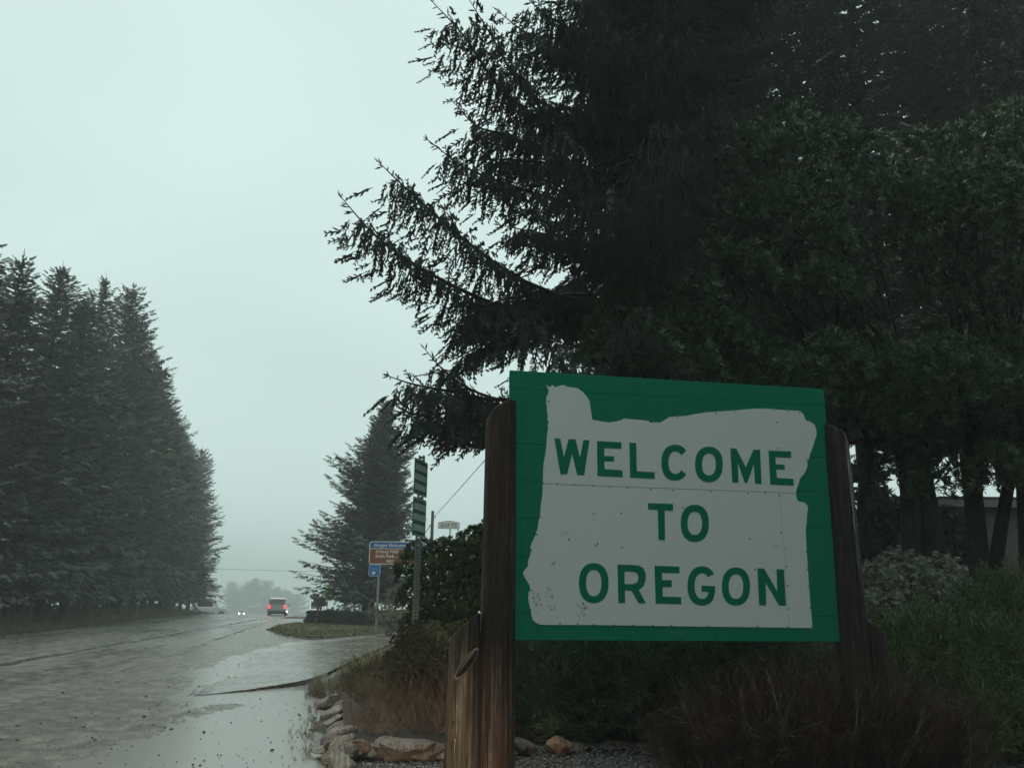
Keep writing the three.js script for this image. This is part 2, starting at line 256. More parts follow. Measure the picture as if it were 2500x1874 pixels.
    spots(335, 1340, 22, 45, 26, 0.5); spots(400, 1320, 26, 40, 24, 0.55); spots(420, 1390, 25, 18, 14, 0.45); spots(345, 1400, 30, 30, 16, 0.4); spots(590, 1390, 30, 20, 22, 0.55); spots(580, 1430, 22, 18, 14, 0.45); spots(660, 1050, 16, 14, 12, 0.4); spots(425, 1155, 12, 16, 12, 0.4); spots(490, 1000, 24, 22, 10, 0.3); spots(1650, 1060, 30, 6, 8, 0.3); spots(750, 790, 16, 20, 6, 0.12);
    for (let i = 0; i < 60; i++) { const [x, y] = P(320 + r() * 1480, 420 + r() * 1050); g.fillStyle = `rgba(50,50,44,${0.1 + r() * 0.25})`; g.beginPath(); g.ellipse(x, y, 0.6 + r() * 1.4, 0.6 + r() * 1.6, 0, 0, 7); g.fill(); }
    g.strokeStyle = 'rgba(90,92,84,0.35)'; g.lineWidth = 1.2;
    for (const [X, Y, l] of [[648, 882, 50], [513, 1022, 25], [450, 722, 12], [644, 722, 24]]) { const [x, y] = P(X, Y); g.beginPath(); g.moveTo(x, y); g.lineTo(x - 1, y + l * 0.5); g.stroke(); }
    g.fillStyle = 'rgba(255,255,255,0.9)'; for (const [X, Y] of [[1010, 800], [1378, 828], [1275, 625], [1200, 945], [740, 800]]) { const [x, y] = P(X, Y); g.beginPath(); g.ellipse(x, y, 9, 6, r(), 0, 7); g.fill(); }
  });
  const white = std({ color: rgb(0.72, 0.74, 0.72), map: whiteMap, roughness: 0.5 });
  const plate = (pts, holes, z, t, name, m) => {
    const s = new THREE.Shape(pts); if (holes) s.holes.push(new THREE.Path(holes));
    const g = new THREE.ExtrudeGeometry(s, { depth: t, bevelEnabled: false, curveSegments: 24 }); g.translate(0, BOT, z);
    const p = g.attributes.position, uv = g.attributes.uv; for (let k = 0; k < p.count; k++) uv.setXY(k, p.getX(k) / SW, (p.getY(k) - BOT) / SHT);
    return part(name, g, m, sign);
  };
  plate(clip(outline, 'y', seamY + 0.002, false), null, 0.0005, 0.004, 'outline_sheet', white);
  plate(clip(clip(outline, 'y', seamY - 0.002, true), 'x', seamX - 0.0012, true), null, 0.0005, 0.004, 'outline_sheet', white);
  plate(clip(clip(outline, 'y', seamY - 0.002, true), 'x', seamX + 0.0012, false), null, 0.0005, 0.004, 'outline_sheet', white);
  // raised green letters
  const letter = (pts, holes) => plate(pts, holes, 0.0052, 0.0016, 'letter', signGreen);
  const ell = (cx, cy, rx, ry, a0 = 0, a1 = 360, n = 44) => { const o = []; for (let i = 0; i <= n; i++) { const a = (a0 + (a1 - a0) * i / n) * Math.PI / 180; if (a1 - a0 === 360 && i === n) break; const c = Math.cos(a), s = Math.sin(a), e = 0.88; o.push(z1(cx + rx * Math.sign(c) * Math.abs(c) ** e, cy - ry * Math.sign(s) * Math.abs(s) ** e)); } return o; };
  letter(pairs([1000, 985, 1075, 988, 1122, 1220, 1180, 995, 1268, 998, 1325, 1225, 1368, 1005, 1445, 1008, 1378, 1452, 1290, 1448, 1225, 1185, 1162, 1440, 1078, 1440], z6));
  letter(pairs([666, 485, 799, 492, 799, 528, 706, 523, 706, 567, 760, 569, 760, 597, 706, 595, 708, 638, 805, 645, 807, 683, 668, 676]));
  letter(pairs([843, 494, 880, 496, 884, 650, 981, 655, 983, 692, 847, 685]));
  letter([...ell(1093, 603, 75, 98, 38, 322), ...ell(1095, 603, 38, 61, 322, 38).map(p => p)]);
  letter(ell(1278, 613, 76, 97), ell(1278, 613, 38, 60));
  letter(pairs([1395, 524, 1428, 526, 1480, 628, 1522, 532, 1558, 533, 1566, 720, 1530, 718, 1524, 610, 1488, 714, 1474, 712, 1436, 605, 1440, 714, 1406, 712]));
  letter(pairs([1604, 537, 1727, 542, 1728, 578, 1642, 573, 1644, 612, 1692, 614, 1693, 642, 1646, 640, 1650, 686, 1740, 692, 1742, 729, 1614, 723]));
  letter(pairs([944, 824, 1082, 829, 1082, 866, 1036, 864, 1038, 1027, 1002, 1025, 998, 862, 946, 860]));
  letter(ell(1201, 935, 77, 102), ell(1201, 935, 40, 63));
  letter(ell(648, 1261, 81, 109), ell(648, 1261, 42, 72));
  letter(pairs([778, 1160, 860, 1162, 895, 1165, 918, 1178, 932, 1205, 932, 1245, 922, 1275, 895, 1300, 934, 1372, 893, 1371, 855, 1303, 818, 1301, 820, 1370, 783, 1370]), pairs([816, 1197, 860, 1199, 884, 1206, 893, 1230, 887, 1256, 862, 1267, 817, 1266]));
  letter(pairs([980, 1166, 1117, 1171, 1117, 1208, 1020, 1205, 1022, 1244, 1074, 1245, 1075, 1284, 1024, 1283, 1026, 1335, 1125, 1338, 1127, 1377, 987, 1373]));
  letter([...ell(1240, 1277, 79, 107, 36, 318), ...pairs([1312, 1310, 1312, 1278, 1237, 1275, 1238, 1308, 1275, 1310, 1272, 1325]), ...ell(1241, 1277, 41, 70, 305, 42)]);
  letter(ell(1426, 1280, 77, 104), ell(1426, 1280, 40, 67));
  letter(pairs([1543, 1180, 1580, 1182, 1652, 1305, 1648, 1185, 1688, 1187, 1700, 1385, 1662, 1384, 1588, 1260, 1592, 1383, 1553, 1383]));
  // screw heads, scratched marks
  const heads = [[375, 716], [449, 718], [541, 725], [644, 729], [737, 735], [833, 740], [960, 748], [1081, 755], [1290, 763], [1492, 770], [1587, 768], [402, 267], [1107, 358], [1316, 334], [1424, 325], [1633, 320], [1713, 324], [1775, 328], [1650, 384], [1658, 526], [648, 882], [800, 880], [513, 1022], [802, 1066], [1502, 1019], [1674, 985], [1697, 1075], [1703, 1170], [1709, 1275], [1716, 1402], [1662, 782], [1811, 1090], [1817, 1185], [1822, 1280], [1832, 1395], [1708, 1500], [1843, 1500], [346, 1484], [464, 1482], [560, 1485], [648, 1488], [757, 1490], [865, 1491], [970, 1493], [1073, 1495], [1273, 1498], [1545, 1499], [303, 1406], [305, 1082], [336, 996], [356, 900], [362, 800], [308, 1302], [1812, 585], [1135, 850], [1530, 1188]];
  const hg = heads.map(([X, Y]) => { const q = z1(X, Y); return new THREE.CylinderGeometry(0.0055, 0.0065, 0.003, 8).rotateX(Math.PI / 2).translate(q.x, q.y + BOT, 0.0062); });
  part('screw_heads', merge(hg), std({ color: rgb(0.05, 0.05, 0.045), roughness: 0.5, metalness: 0.4 }), sign).userData = { kind: 'stuff' };
  const sc = [[1062, 1532, 1080, 1524], [1070, 1522, 1084, 1538], [1088, 1524, 1104, 1540], [1108, 1526, 1122, 1540], [1122, 1540, 1130, 1524], [1128, 1528, 1134, 1540], [1146, 1540, 1153, 1526], [264, 862, 272, 862], [262, 932, 272, 938], [266, 945, 270, 925], [258, 940, 268, 928]];
  part('scratches', merge(sc.map(([a, b, c, d]) => { const p = z1(a, b), q = z1(c, d), m = p.clone().add(q).multiplyScalar(0.5); return new THREE.BoxGeometry(p.distanceTo(q), 0.0022, 0.0006).rotateZ(Math.atan2(q.y - p.y, q.x - p.x)).translate(m.x, m.y + BOT, -0.0002); })), std({ color: rgb(0.2, 0.36, 0.3) }), sign).userData = { kind: 'stuff' };
}

// ------------------------------------------------------------------ timber posts
function postGeometry(R0, R1, h, cut, seed, round = 0.06) { // weathered round timber with checks; cut(x, z) = height of its sawn top
  const na = 72, ny = 150, pos = [], uv = [], idx = [];
  for (let j = 0; j <= ny + 4; j++) for (let i = 0; i <= na; i++) {
    const a = (i % na) / na * 2 * Math.PI, t = Math.min(1, j / ny), c = Math.cos(a), s = Math.sin(a);
    const R = lerp(R0, R1, t); const y0 = t * h;
    const split = Math.max(0, fnoise(c * 9 + seed, s * 9, y0 * 0.35) - 0.34) * 0.05;
    let r = R * (1 + 0.035 * fnoise(c * 1.3 + seed, s * 1.3, y0 * 0.8) + 0.02 * fnoise(c * 4, s * 4 + seed, y0 * 1.6)) - split + 0.0016 * fnoise(c * 30, s * 30, y0 * 1.5 + seed);
    const inset = j > ny ? (j - ny) / 4 : 0; if (inset) r *= 1 - inset; 
    const top = cut(R * c * (1 - inset), R * s * (1 - inset)); let y = t * top; if (!inset && t > 0.985) { r -= round * 0.12 * R * (t - 0.985) / 0.015; }
    if (inset > 0) y = top + 0.004 * fnoise(c * 8 * (1 - inset), s * 8, seed);
    pos.push(c * r, y, s * r); uv.push(i / na * 0.85, y * 0.42 + seed * 0.37);
  }
  for (let j = 0; j < ny + 4; j++) for (let i = 0; i < na; i++) { const a = j * (na + 1) + i, b = a + na + 1; idx.push(a, b, a + 1, b, b + 1, a + 1); }
  const g = new THREE.BufferGeometry(); g.setAttribute('position', new THREE.Float32BufferAttribute(pos, 3)); g.setAttribute('uv', new THREE.Float32BufferAttribute(uv, 2)); g.setIndex(idx); g.computeVertexNormals(); return g;
}
const wetWood = c => phys({ color: c, map: barkColor, roughness: 1, roughnessMap: barkRough, bumpMap: barkBump, bumpScale: 0.022, clearcoat: 0.12, clearcoatRoughness: 0.3 });
const woodRed = wetWood(rgb(0.115, 0.056, 0.036)), woodGrey = wetWood(rgb(0.16, 0.115, 0.07)), woodDark = wetWood(rgb(0.085, 0.056, 0.044));
const knotMat = std({ color: rgb(0.02, 0.012, 0.009), roughness: 0.6 }), rimMat = wetWood(rgb(0.16, 0.085, 0.055));
function knot(post, base, px, py, d, r, R) { // a round branch scar lying on the timber's face
  const p = at(px, py, d).sub(base), a = Math.atan2(p.z, p.x), c = V(Math.cos(a) * R, p.y, Math.sin(a) * R);
  const face = (g, off) => { g.rotateY(Math.PI / 2 - a).translate(c.x + Math.cos(a) * off, c.y, c.z + Math.sin(a) * off); return g; };
  const ring = part('knot', face(new THREE.TorusGeometry(r, r * 0.4, 8, 22).scale(0.85, 1.25, 0.55), -0.003), rimMat, post);
  part('knot_heart', face(new THREE.SphereGeometry(r * 0.95, 14, 10).scale(0.85, 1.25, 0.16), 0), knotMat, ring);
}
{
  const b = at(1219, 1300, 6.83); b.y = -0.15; const t0 = at(1190, 1008, 6.7).y + 0.15, t1 = at(1262, 974, 6.75).y + 0.15;
  const p = thing('sign_post', 'thick reddish brown wet timber post carrying the welcome sign, short grey post against it', 'post', b, 'posts of the welcome sign');
  part('timber', postGeometry(0.146, 0.122, t1, (x) => lerp(t0, t1, clamp((x + 0.13) / 0.2, 0, 1)) - 0.05 * sstep(-0.05, -0.13, x), 2), woodRed, p);
  knot(p, b, 1207, 1005, 6.72, 0.02, 0.121); knot(p, b, 1234, 1222, 6.72, 0.016, 0.126); knot(p, b, 1203, 1446, 6.7, 0.022, 0.132); knot(p, b, 1228, 1684, 6.7, 0.02, 0.136);
  // short brace on its road side
  const b2 = at(1133, 1700, 6.8); b2.y = -0.15; b2.z = -6.76; b2.x -= 0.002; const u0 = at(1104, 1560, 6.65).y + 0.15, u1 = at(1170, 1497, 6.65).y + 0.15;
  const q = thing('brace_post', 'short grey brown timber post with slanting sawn top beside the reddish sign post', 'post', b2, 'short posts bracing the welcome sign');
  part('timber', postGeometry(0.142, 0.112, u1, (x) => lerp(u0, u1, clamp((x + 0.12) / 0.22, 0, 1)), 7), woodGrey, q);
  knot(q, b2, 1107, 1765, 6.66, 0.01, 0.128);
  // dark oval plate leaning across the two posts
  const c = at(1139, 1620, 6.585), o = thing('oval_plate', 'dark oval plate with pale rim fixed slantwise across the short grey post', 'plate', c);
  const tilt = new THREE.Euler(0.25, -0.12, 0.92, 'ZYX');
  const disc = part('dark_face', new THREE.SphereGeometry(0.128, 28, 14).scale(1, 0.24, 0.08), std({ color: rgb(0.012, 0.012, 0.012), roughness: 0.35 }), o); disc.rotation.copy(tilt);
  const ring = part('rim', new THREE.TorusGeometry(0.13, 0.011, 8, 48).scale(1, 0.26, 0.7), std({ color: rgb(0.14, 0.145, 0.14), roughness: 0.5, metalness: 0.2 }), o); ring.rotation.copy(tilt);
}
{
  const b = at(2058, 1300, 7.34); b.y = -0.15; const t0 = at(2003, 1030, 7.25).y + 0.15, t1 = at(2060, 1062, 7.3).y + 0.15;
  const p = thing('sign_post', 'thick dark brown timber post carrying the welcome sign, rising from the red twiggy shrub', 'post', b, 'posts of the welcome sign');
  part('timber', postGeometry(0.142, 0.112, t0, (x) => lerp(t0, t1, clamp((x + 0.1) / 0.2, 0, 1)) - 0.05 * sstep(0.05, 0.12, x), 12, 0.4), woodDark, p);
  knot(p, b, 2040, 1125, 7.2, 0.014, 0.113); knot(p, b, 2072, 1410, 7.2, 0.02, 0.124);
  const b2 = at(2133, 1600, 7.45); b2.y = -0.15; const u0 = at(2112, 1508, 7.3).y + 0.15, u1 = at(2152, 1545, 7.35).y + 0.15;
  const q = thing('brace_post', 'short dark timber post with slanting top half hidden by the silvery shrub', 'post', b2, 'short posts bracing the welcome sign');
  part('timber', postGeometry(0.135, 0.118, u0, (x) => lerp(u0, u1, clamp((x + 0.1) / 0.2, 0, 1)), 17, 0.3), woodDark, q);
}

// ------------------------------------------------------------------ conifers
const needleMat = std({ color: 0xffffff, roughness: 0.55 }), leafMat = std({ color: 0xffffff, roughness: 0.33 }), dullLeaf = std({ color: 0xffffff, roughness: 0.75 });
const spruceBark = std({ color: rgb(0.14, 0.12, 0.105), map: barkColor, bumpMap: barkBump, bumpScale: 0.02, roughness: 0.8 });
const twigMat = std({ color: rgb(0.06, 0.05, 0.042), roughness: 0.7 });
function shoot(s, base, dir, len, nl, n, w, r, core = 0.011) { // one needle-clad shoot
  const [d, u, v] = frame(dir), tip = base.clone().addScaledVector(d, len);
  const mid = base.clone().addScaledVector(d, len * 0.55); for (const x of [u, v]) { const a = mid.clone().addScaledVector(x, core), b = mid.clone().addScaledVector(x, -core); s.tri(base, a, b); s.tri(a, tip, b); }
  for (let i = 0; i < n; i++) {
    const t = (i + 0.4 * r()) / n, a = i * 2.4 + r() * 0.5, q = base.clone().addScaledVector(d, len * t * 0.97), rad = u.clone().multiplyScalar(Math.cos(a)).addScaledVector(v, Math.sin(a));
    const nd = rad.clone().multiplyScalar(0.8).addScaledVector(d, 0.75).normalize(), side = d.clone().cross(rad).multiplyScalar(w / 2);
    const e = q.clone().addScaledVector(nd, nl * (0.75 + 0.4 * r()) * (1 - 0.35 * t)); s.tri(q.clone().add(side), q.clone().sub(side), e);
  }
}
function hangingSpray(seed, L, pairsN, sl, spread = 0.75) { // a branchlet with side shoots, along +x
  const r = rng(seed), s = new Soup();
  shoot(s, V(0, 0, 0), V(1, 0, 0), L, 0.021, Math.round(L * 230), 0.0075, r);
  for (let i = 0; i < pairsN; i++) for (const sg of [-1, 1]) {
    const t = (i + 0.3 + 0.4 * r()) / pairsN, l = sl * (1 - 0.55 * t) * (0.7 + 0.6 * r());
    shoot(s, V(L * t, 0, 0), V(1, (r() - 0.5) * 0.9, sg * spread * (0.7 + 0.6 * r())), l, 0.02, Math.round(l * 250), 0.0075, r);
  }
  return s.geo();
}
const sprayGeos = [hangingSpray(1, 0.24, 4, 0.085, 0.6), hangingSpray(2, 0.2, 3, 0.085, 0.7), hangingSpray(3, 0.3, 5, 0.075, 0.45)];
const shootGeo = (() => { const s = new Soup(); shoot(s, V(0, 0, 0), V(1, 0, 0), 0.1, 0.02, 26, 0.0075, rng(4)); return s.geo(); })();
const spruceTones = [rgb(.078, .105, .086), rgb(.09, .116, .098), rgb(.068, .092, .08), rgb(.094, .108, .082), rgb(.076, .11, .098)];
function spruceBranch(curve, sprays, tips, wood, r, full, dens = 1) {
  const len = curve.getLength(), n = Math.max(6, Math.round(len / 0.085 * dens)), down = V(0, -1, 0);
  wood.push(tube([0, .25, .5, .75, 1].map(t => curve.getPoint(t)), 0.010 + len * 0.006, 0.004, 6, 16));
  for (let i = 0; i < n; i++) {
    const t = (i + r() * 0.8) / n; if (t < 0.1) continue;
    const p = curve.getPointAt(t), d = curve.getTangentAt(t).normalize(), fromTip = (1 - t) * len;
    const side = d.clone().cross(V(0, 1, 0)).normalize();
    if (fromTip < 0.32) { // young leader: short single shoots all round
      for (let k = 0; k < 2; k++) { const a = r() * 6.28, o = d.clone().multiplyScalar(0.6).addScaledVector(side, Math.cos(a) * 0.9).addScaledVector(V(0, 1, 0), Math.sin(a) * 0.6); tips.add(p, o, r() * 6, 0.7 + 0.8 * r() * (0.3 + fromTip * 2), spruceTones[(r() * 5) | 0]); }
      continue;
    }
    for (const sg of [-1, 1]) {
      const L2 = Math.min(full, 0.12 + fromTip * 0.42) * (0.55 + 0.65 * r()) * (t < 0.3 ? 0.75 : 1);
      const dir = side.clone().multiplyScalar(sg).addScaledVector(d, 0.55 + 0.5 * r()).addScaledVector(down, 0.1 + 0.25 * r()).normalize();
      const m = Math.max(1, Math.round(L2 / 0.1 * dens));
      for (let k = 0; k < m; k++) {
        const q = (k + r()) / m, droop = L2 * q * q * 0.35, e = p.clone().addScaledVector(dir, L2 * q).addScaledVector(down, droop);
        const end = q > 0.8, dd = dir.clone().multiplyScalar(end ? 0.8 : 0.25).addScaledVector(d, 0.15).addScaledVector(down, end ? 0.5 : 1.0 + 0.8 * r()).add(V(r() - .5, (r() - .5) * .4, r() - .5).multiplyScalar(0.6));
        sprays[(r() * 3) | 0].add(e, dd, r() * 6.28, 0.75 + 0.55 * r(), spruceTones[(r() * 5) | 0]);
      }
    }
    if (r() < 0.9) sprays[(r() * 3) | 0].add(p, d.clone().multiplyScalar(0.5).addScaledVector(down, r() < 0.75 ? 0.8 : -0.4).add(V(r() - .5, 0, r() - .5).multiplyScalar(0.6)), r() * 6.28, 0.6 + 0.45 * r(), spruceTones[(r() * 5) | 0]);
  }
  tips.add(curve.getPointAt(0.985), curve.getTangentAt(1), 0, 1.1, spruceTones[0]);
}
{ // the great spruce behind the sign
  const r = rng(77), base = at(1530, 1300, 12.6); base.y = land(base.x, 12.6) - 0.1;
  const t = thing('spruce_tree', 'tall dark spruce with drooping needle branches spreading over the welcome sign', 'tree', base);
  const trunkTop = V(base.x + 0.15, 21, base.z + 0.1);
  part('trunk', tube([base, V(base.x + 0.05, 5, base.z), V(base.x, 11, base.z + 0.1), trunkTop].map(p => p.clone().sub(base)), q => 0.36 * (1 - q) ** 0.8 + 0.02, 0, 14, 40), spruceBark, t);
  const sprays = [new Spray(base), new Spray(base), new Spray(base)], tips = new Spray(base), wood = [];
  const reach = [
    [[828, 476, 9.2], [900, 560, 9.6], [985, 625, 10], [1130, 712, 10.6], [1300, 770, 11.5], [1500, 800, 12.5]],
    [[918, 390, 9.3], [985, 455, 9.6], [1075, 532, 10], [1180, 625, 10.5], [1320, 705, 11.4], [1500, 760, 12.5]],
    [[1040, 338, 9.8], [1130, 405, 10.2], [1240, 450, 10.8], [1400, 500, 11.6], [1520, 540, 12.5]],
    [[1108, 250, 9.8], [1160, 305, 10], [1240, 330, 10.6], [1400, 400, 11.6], [1520, 450, 12.5]],
    [[1048, -4, 9.0], [1120, 70, 9.3], [1180, 160, 9.7], [1260, 260, 10.3], [1400, 330, 11.4], [1520, 370, 12.5]],
    [[1141, -8, 9.2], [1190, 70, 9.5], [1240, 160, 9.9], [1300, 240, 10.6], [1420, 300, 11.6], [1520, 330, 12.5]],
    [[1210, 22, 9.8], [1290, 85, 10.2], [1380, 130, 11], [1520, 180, 12.5]],
    [[1270, -20, 10], [1340, 40, 10.6], [1420, 80, 11.4], [1520, 100, 12.5]],
    [[1155, 394, 10.2], [1215, 388, 10.5], [1350, 400, 11.4], [1520, 430, 12.5]],
    [[1212, 548, 10.2], [1300, 565, 10.8], [1420, 590, 11.6], [1520, 620, 12.5]],
    [[1032, 846, 10.2], [1085, 905, 10.5], [1170, 960, 11], [1300, 985, 11.6], [1500, 960, 12.5]],
    [[940, 915, 9.6], [1010, 938, 10], [1100, 955, 10.4], [1200, 975, 11], [1500, 960, 12.5]],
    [[965, 1022, 9.7], [1040, 1014, 10], [1130, 1005, 10.6], [1250, 1000, 11.2], [1500, 960, 12.5]],
    [[1055, 1050, 10.1], [1120, 1035, 10.5], [1220, 1010, 11.2], [1500, 960, 12.5]],
    [[1085, 832, 10.2], [1140, 798, 10.5], [1250, 760, 11.2], [1500, 740, 12.5]],
    [[1100, 880, 10.2], [1160, 850, 10.6], [1260, 800, 11.2], [1500, 760, 12.5]],
    [[1130, 770, 10], [1200, 740, 10.6], [1300, 720, 11.4], [1500, 720, 12.5]],
  ];
  for (const b of reach) spruceBranch(new THREE.CatmullRomCurve3(b.slice().reverse().map(q => at(...q))), sprays, tips, wood, r, 0.6, 1.05);
  const contour = y => y < 100 ? 1350 : y < 300 ? 1310 : y < 500 ? 1290 : y < 700 ? 1270 : y < 850 ? 1240 : 1260;
  let made = 0;
  for (let k = 0; k < 900 && made < 84; k++) { // the rest of the crown, all round the trunk
    const h = 4.2 + 9.6 * r(), az = r() * 6.283, L = (4.1 - 0.12 * (h - 4)) * (0.75 + 0.35 * r());
    const dir = V(Math.cos(az), 0, Math.sin(az)), root = V(base.x, h, base.z), up = 0.12 + 0.02 * (h - 4);
    const c = new THREE.CatmullRomCurve3([root, root.clone().addScaledVector(dir, L * 0.35).add(V(0, -0.06 * L, 0)), root.clone().addScaledVector(dir, L * 0.7).add(V(0, -0.03 * L, 0)), root.clone().addScaledVector(dir, L).add(V(0, up * L * 0.6, 0))]);
    const [px, py] = project(c.getPoint(1)), [mx, my] = project(c.getPoint(0.6)); if (py < 1100 && (px < contour(py) || mx < contour(my))) continue; if (px > 1840 && dir.z > 0.1) continue;
    if (dir.z < -0.5 && r() < 0.5) continue;
    made++; spruceBranch(c, sprays, tips, wood, r, 0.9, 0.85);
  }
  for (let k = 0; k < 46; k++) { // high crown above the picture, sparser
    const h = 13.5 + 7 * r(), az = r() * 6.283, L = (20.8 - h) * 0.42 + 0.3, dir = V(Math.cos(az), 0, Math.sin(az)), root = V(base.x, h, base.z);
    spruceBranch(new THREE.CatmullRomCurve3([root, root.clone().addScaledVector(dir, L * 0.5), root.clone().addScaledVector(dir, L).add(V(0, 0.2 * L, 0))]), sprays, tips, wood, r, 0.8, 0.6);
  }
  const limbs = merge(wood); limbs.translate(-base.x, -base.y, -base.z); part('limbs', limbs, twigMat, t);
  sprays.forEach((s, i) => { s.build('needles', sprayGeos[i], needleMat, t).userData = { kind: 'stuff' }; }); tips.build('needles', shootGeo, needleMat, t).userData = { kind: 'stuff' };
}

// smaller-scale conifers: a fan is one flat, drooping bough tip
function fanGeo(seed, n = 8) {
  const r = rng(seed), s = new Soup();
  const blade = (a, d, l, w) => { const [q, u] = frame(d), m = a.clone().addScaledVector(q, l * 0.35), e = a.clone().addScaledVector(q, l); s.tri(a, m.clone().addScaledVector(u, w), e); s.tri(a, e, m.clone().addScaledVector(u, -w)); };
  blade(V(0, 0, 0), V(1, 0.02, 0.01), 1, 0.07);
  for (let i = 0; i < n; i++) for (const sg of [-1, 1]) { const t = (i + 0.2 + 0.5 * r()) / n; blade(V(t * 0.9, -0.04 * t, 0), V(0.75, -0.25 - 0.4 * r(), sg * (0.55 + 0.5 * r())), (0.5 - 0.34 * t) * (0.7 + 0.5 * r()), 0.062); }
  for (let i = 0; i < n; i++) { const t = (i + r()) / n; blade(V(t * 0.85, 0, (r() - .5) * 0.1), V(0.45, -0.9, (r() - .5) * 0.6), 0.2 + 0.2 * r(), 0.06); }
  return s.geo();
}
const fans = [fanGeo(1), fanGeo(2, 7)];
function conifer(name, label, group, { h, rad, bare, seed, elev = 0.05, fan = 0.62, step = 0.34, trunk = 0.2, power = 0.75, uneven = 0.5, per = 7, tones, lean = 0 }) {
  const r = rng(seed), t = thing(name, label, 'tree', V(0, 0, 0), group), sp = [new Spray(), new Spray()];
  const axis = y => V(lean * Math.max(0, y / h) ** 1.5, y, 0.1 * Math.sin(y * 0.3 + seed));
  part('trunk', tube([0, 0.2, 0.5, 0.8, 1].map(q => axis(q * h - (q ? 0 : 0.3))), q => trunk * (1 - q) ** 1.15 + 0.006, 0, 9, 24), spruceBark, t);
  const wood = [];
  const lobes = Array.from({ length: 7 }, () => r());
  for (let y = bare; y < h - 0.25; y += step * (0.7 + 0.6 * r()) * (1 - 0.6 * ((y - bare) / (h - bare)) ** 2)) {
    const u = (y - bare) / (h - bare), n = Math.max(5, Math.round(per * (1 - 0.3 * u)));
    for (let b = 0; b < n; b++) {
      const az = (b + r()) / n * 6.283, swell = 1 + uneven * (fnoise(Math.cos(az) * 1.5 + seed, Math.sin(az) * 1.5, y * 0.35));
      const L = Math.max(0.14, rad * Math.min(1, 0.72 + u * 3) * (1 - u) ** power * (0.68 + 0.45 * r()) * swell), el = elev + u * 0.55 + (r() - .5) * 0.2 - (u < 0.15 ? 0.15 : 0);
      const dir = V(Math.cos(az), el, Math.sin(az)).normalize(), root = axis(y), side = dir.clone().cross(V(0, 1, 0)).normalize();
      if (L > 1.2) wood.push(tube([root, root.clone().addScaledVector(dir, L * 0.5).add(V(0, -0.05 * L, 0)), root.clone().addScaledVector(dir, L * 0.96)], 0.035, 0.008, 4, 3));
      const m = Math.max(1, Math.round(L / (fan * lerp(0.38, 0.24, sstep(0.5, 0.9, u)))));
      for (let k = 0; k < m; k++) {
        const q = (k + 0.45 + 0.5 * r()) / m; if (q * L < 0.12 && L > 0.8) continue;
        const p = root.clone().addScaledVector(dir, L * Math.min(q, 0.97) - fan * 0.25).add(V(0, -0.12 * L * q * (1 - q) * 2, 0));
        const yaw = k === m - 1 ? (r() - .5) * 0.5 : (r() - .5) * 2.2, d = dir.clone().multiplyScalar(Math.cos(yaw)).addScaledVector(side, Math.sin(yaw)).add(V(0, k === m - 1 ? 0.12 : -0.2 - 0.2 * r(), 0));
        sp[(r() * 2) | 0].add(p, d, (r() - .5) * 0.9, fan * (0.65 + 0.6 * r()) * lerp(1, 0.6, sstep(0.6, 0.95, u)), tones[(r() * tones.length) | 0]);
      }
    }
  }
  for (let k = 0; k < 16; k++) sp[k % 2].add(axis(h - 0.95 + k * 0.055), V((r() - .5) * 1.6, 1, (r() - .5) * 1.6), r() * 6, 0.34 - 0.012 * k, tones[0]);
  sp[0].add(axis(h - 0.2), V(0.03, 1, 0.02), 0, 0.55, tones[0], 0.1);
  if (wood.length) part('limbs', merge(wood), twigMat, t);
  sp.forEach((s, i) => s.build('crown', fans[i], needleMat, t).userData = { kind: 'stuff' });
  return t;
}
const rowTones = [rgb(.08, .10, .076), rgb(.092, .11, .084), rgb(.068, .086, .068), rgb(.096, .105, .074)];
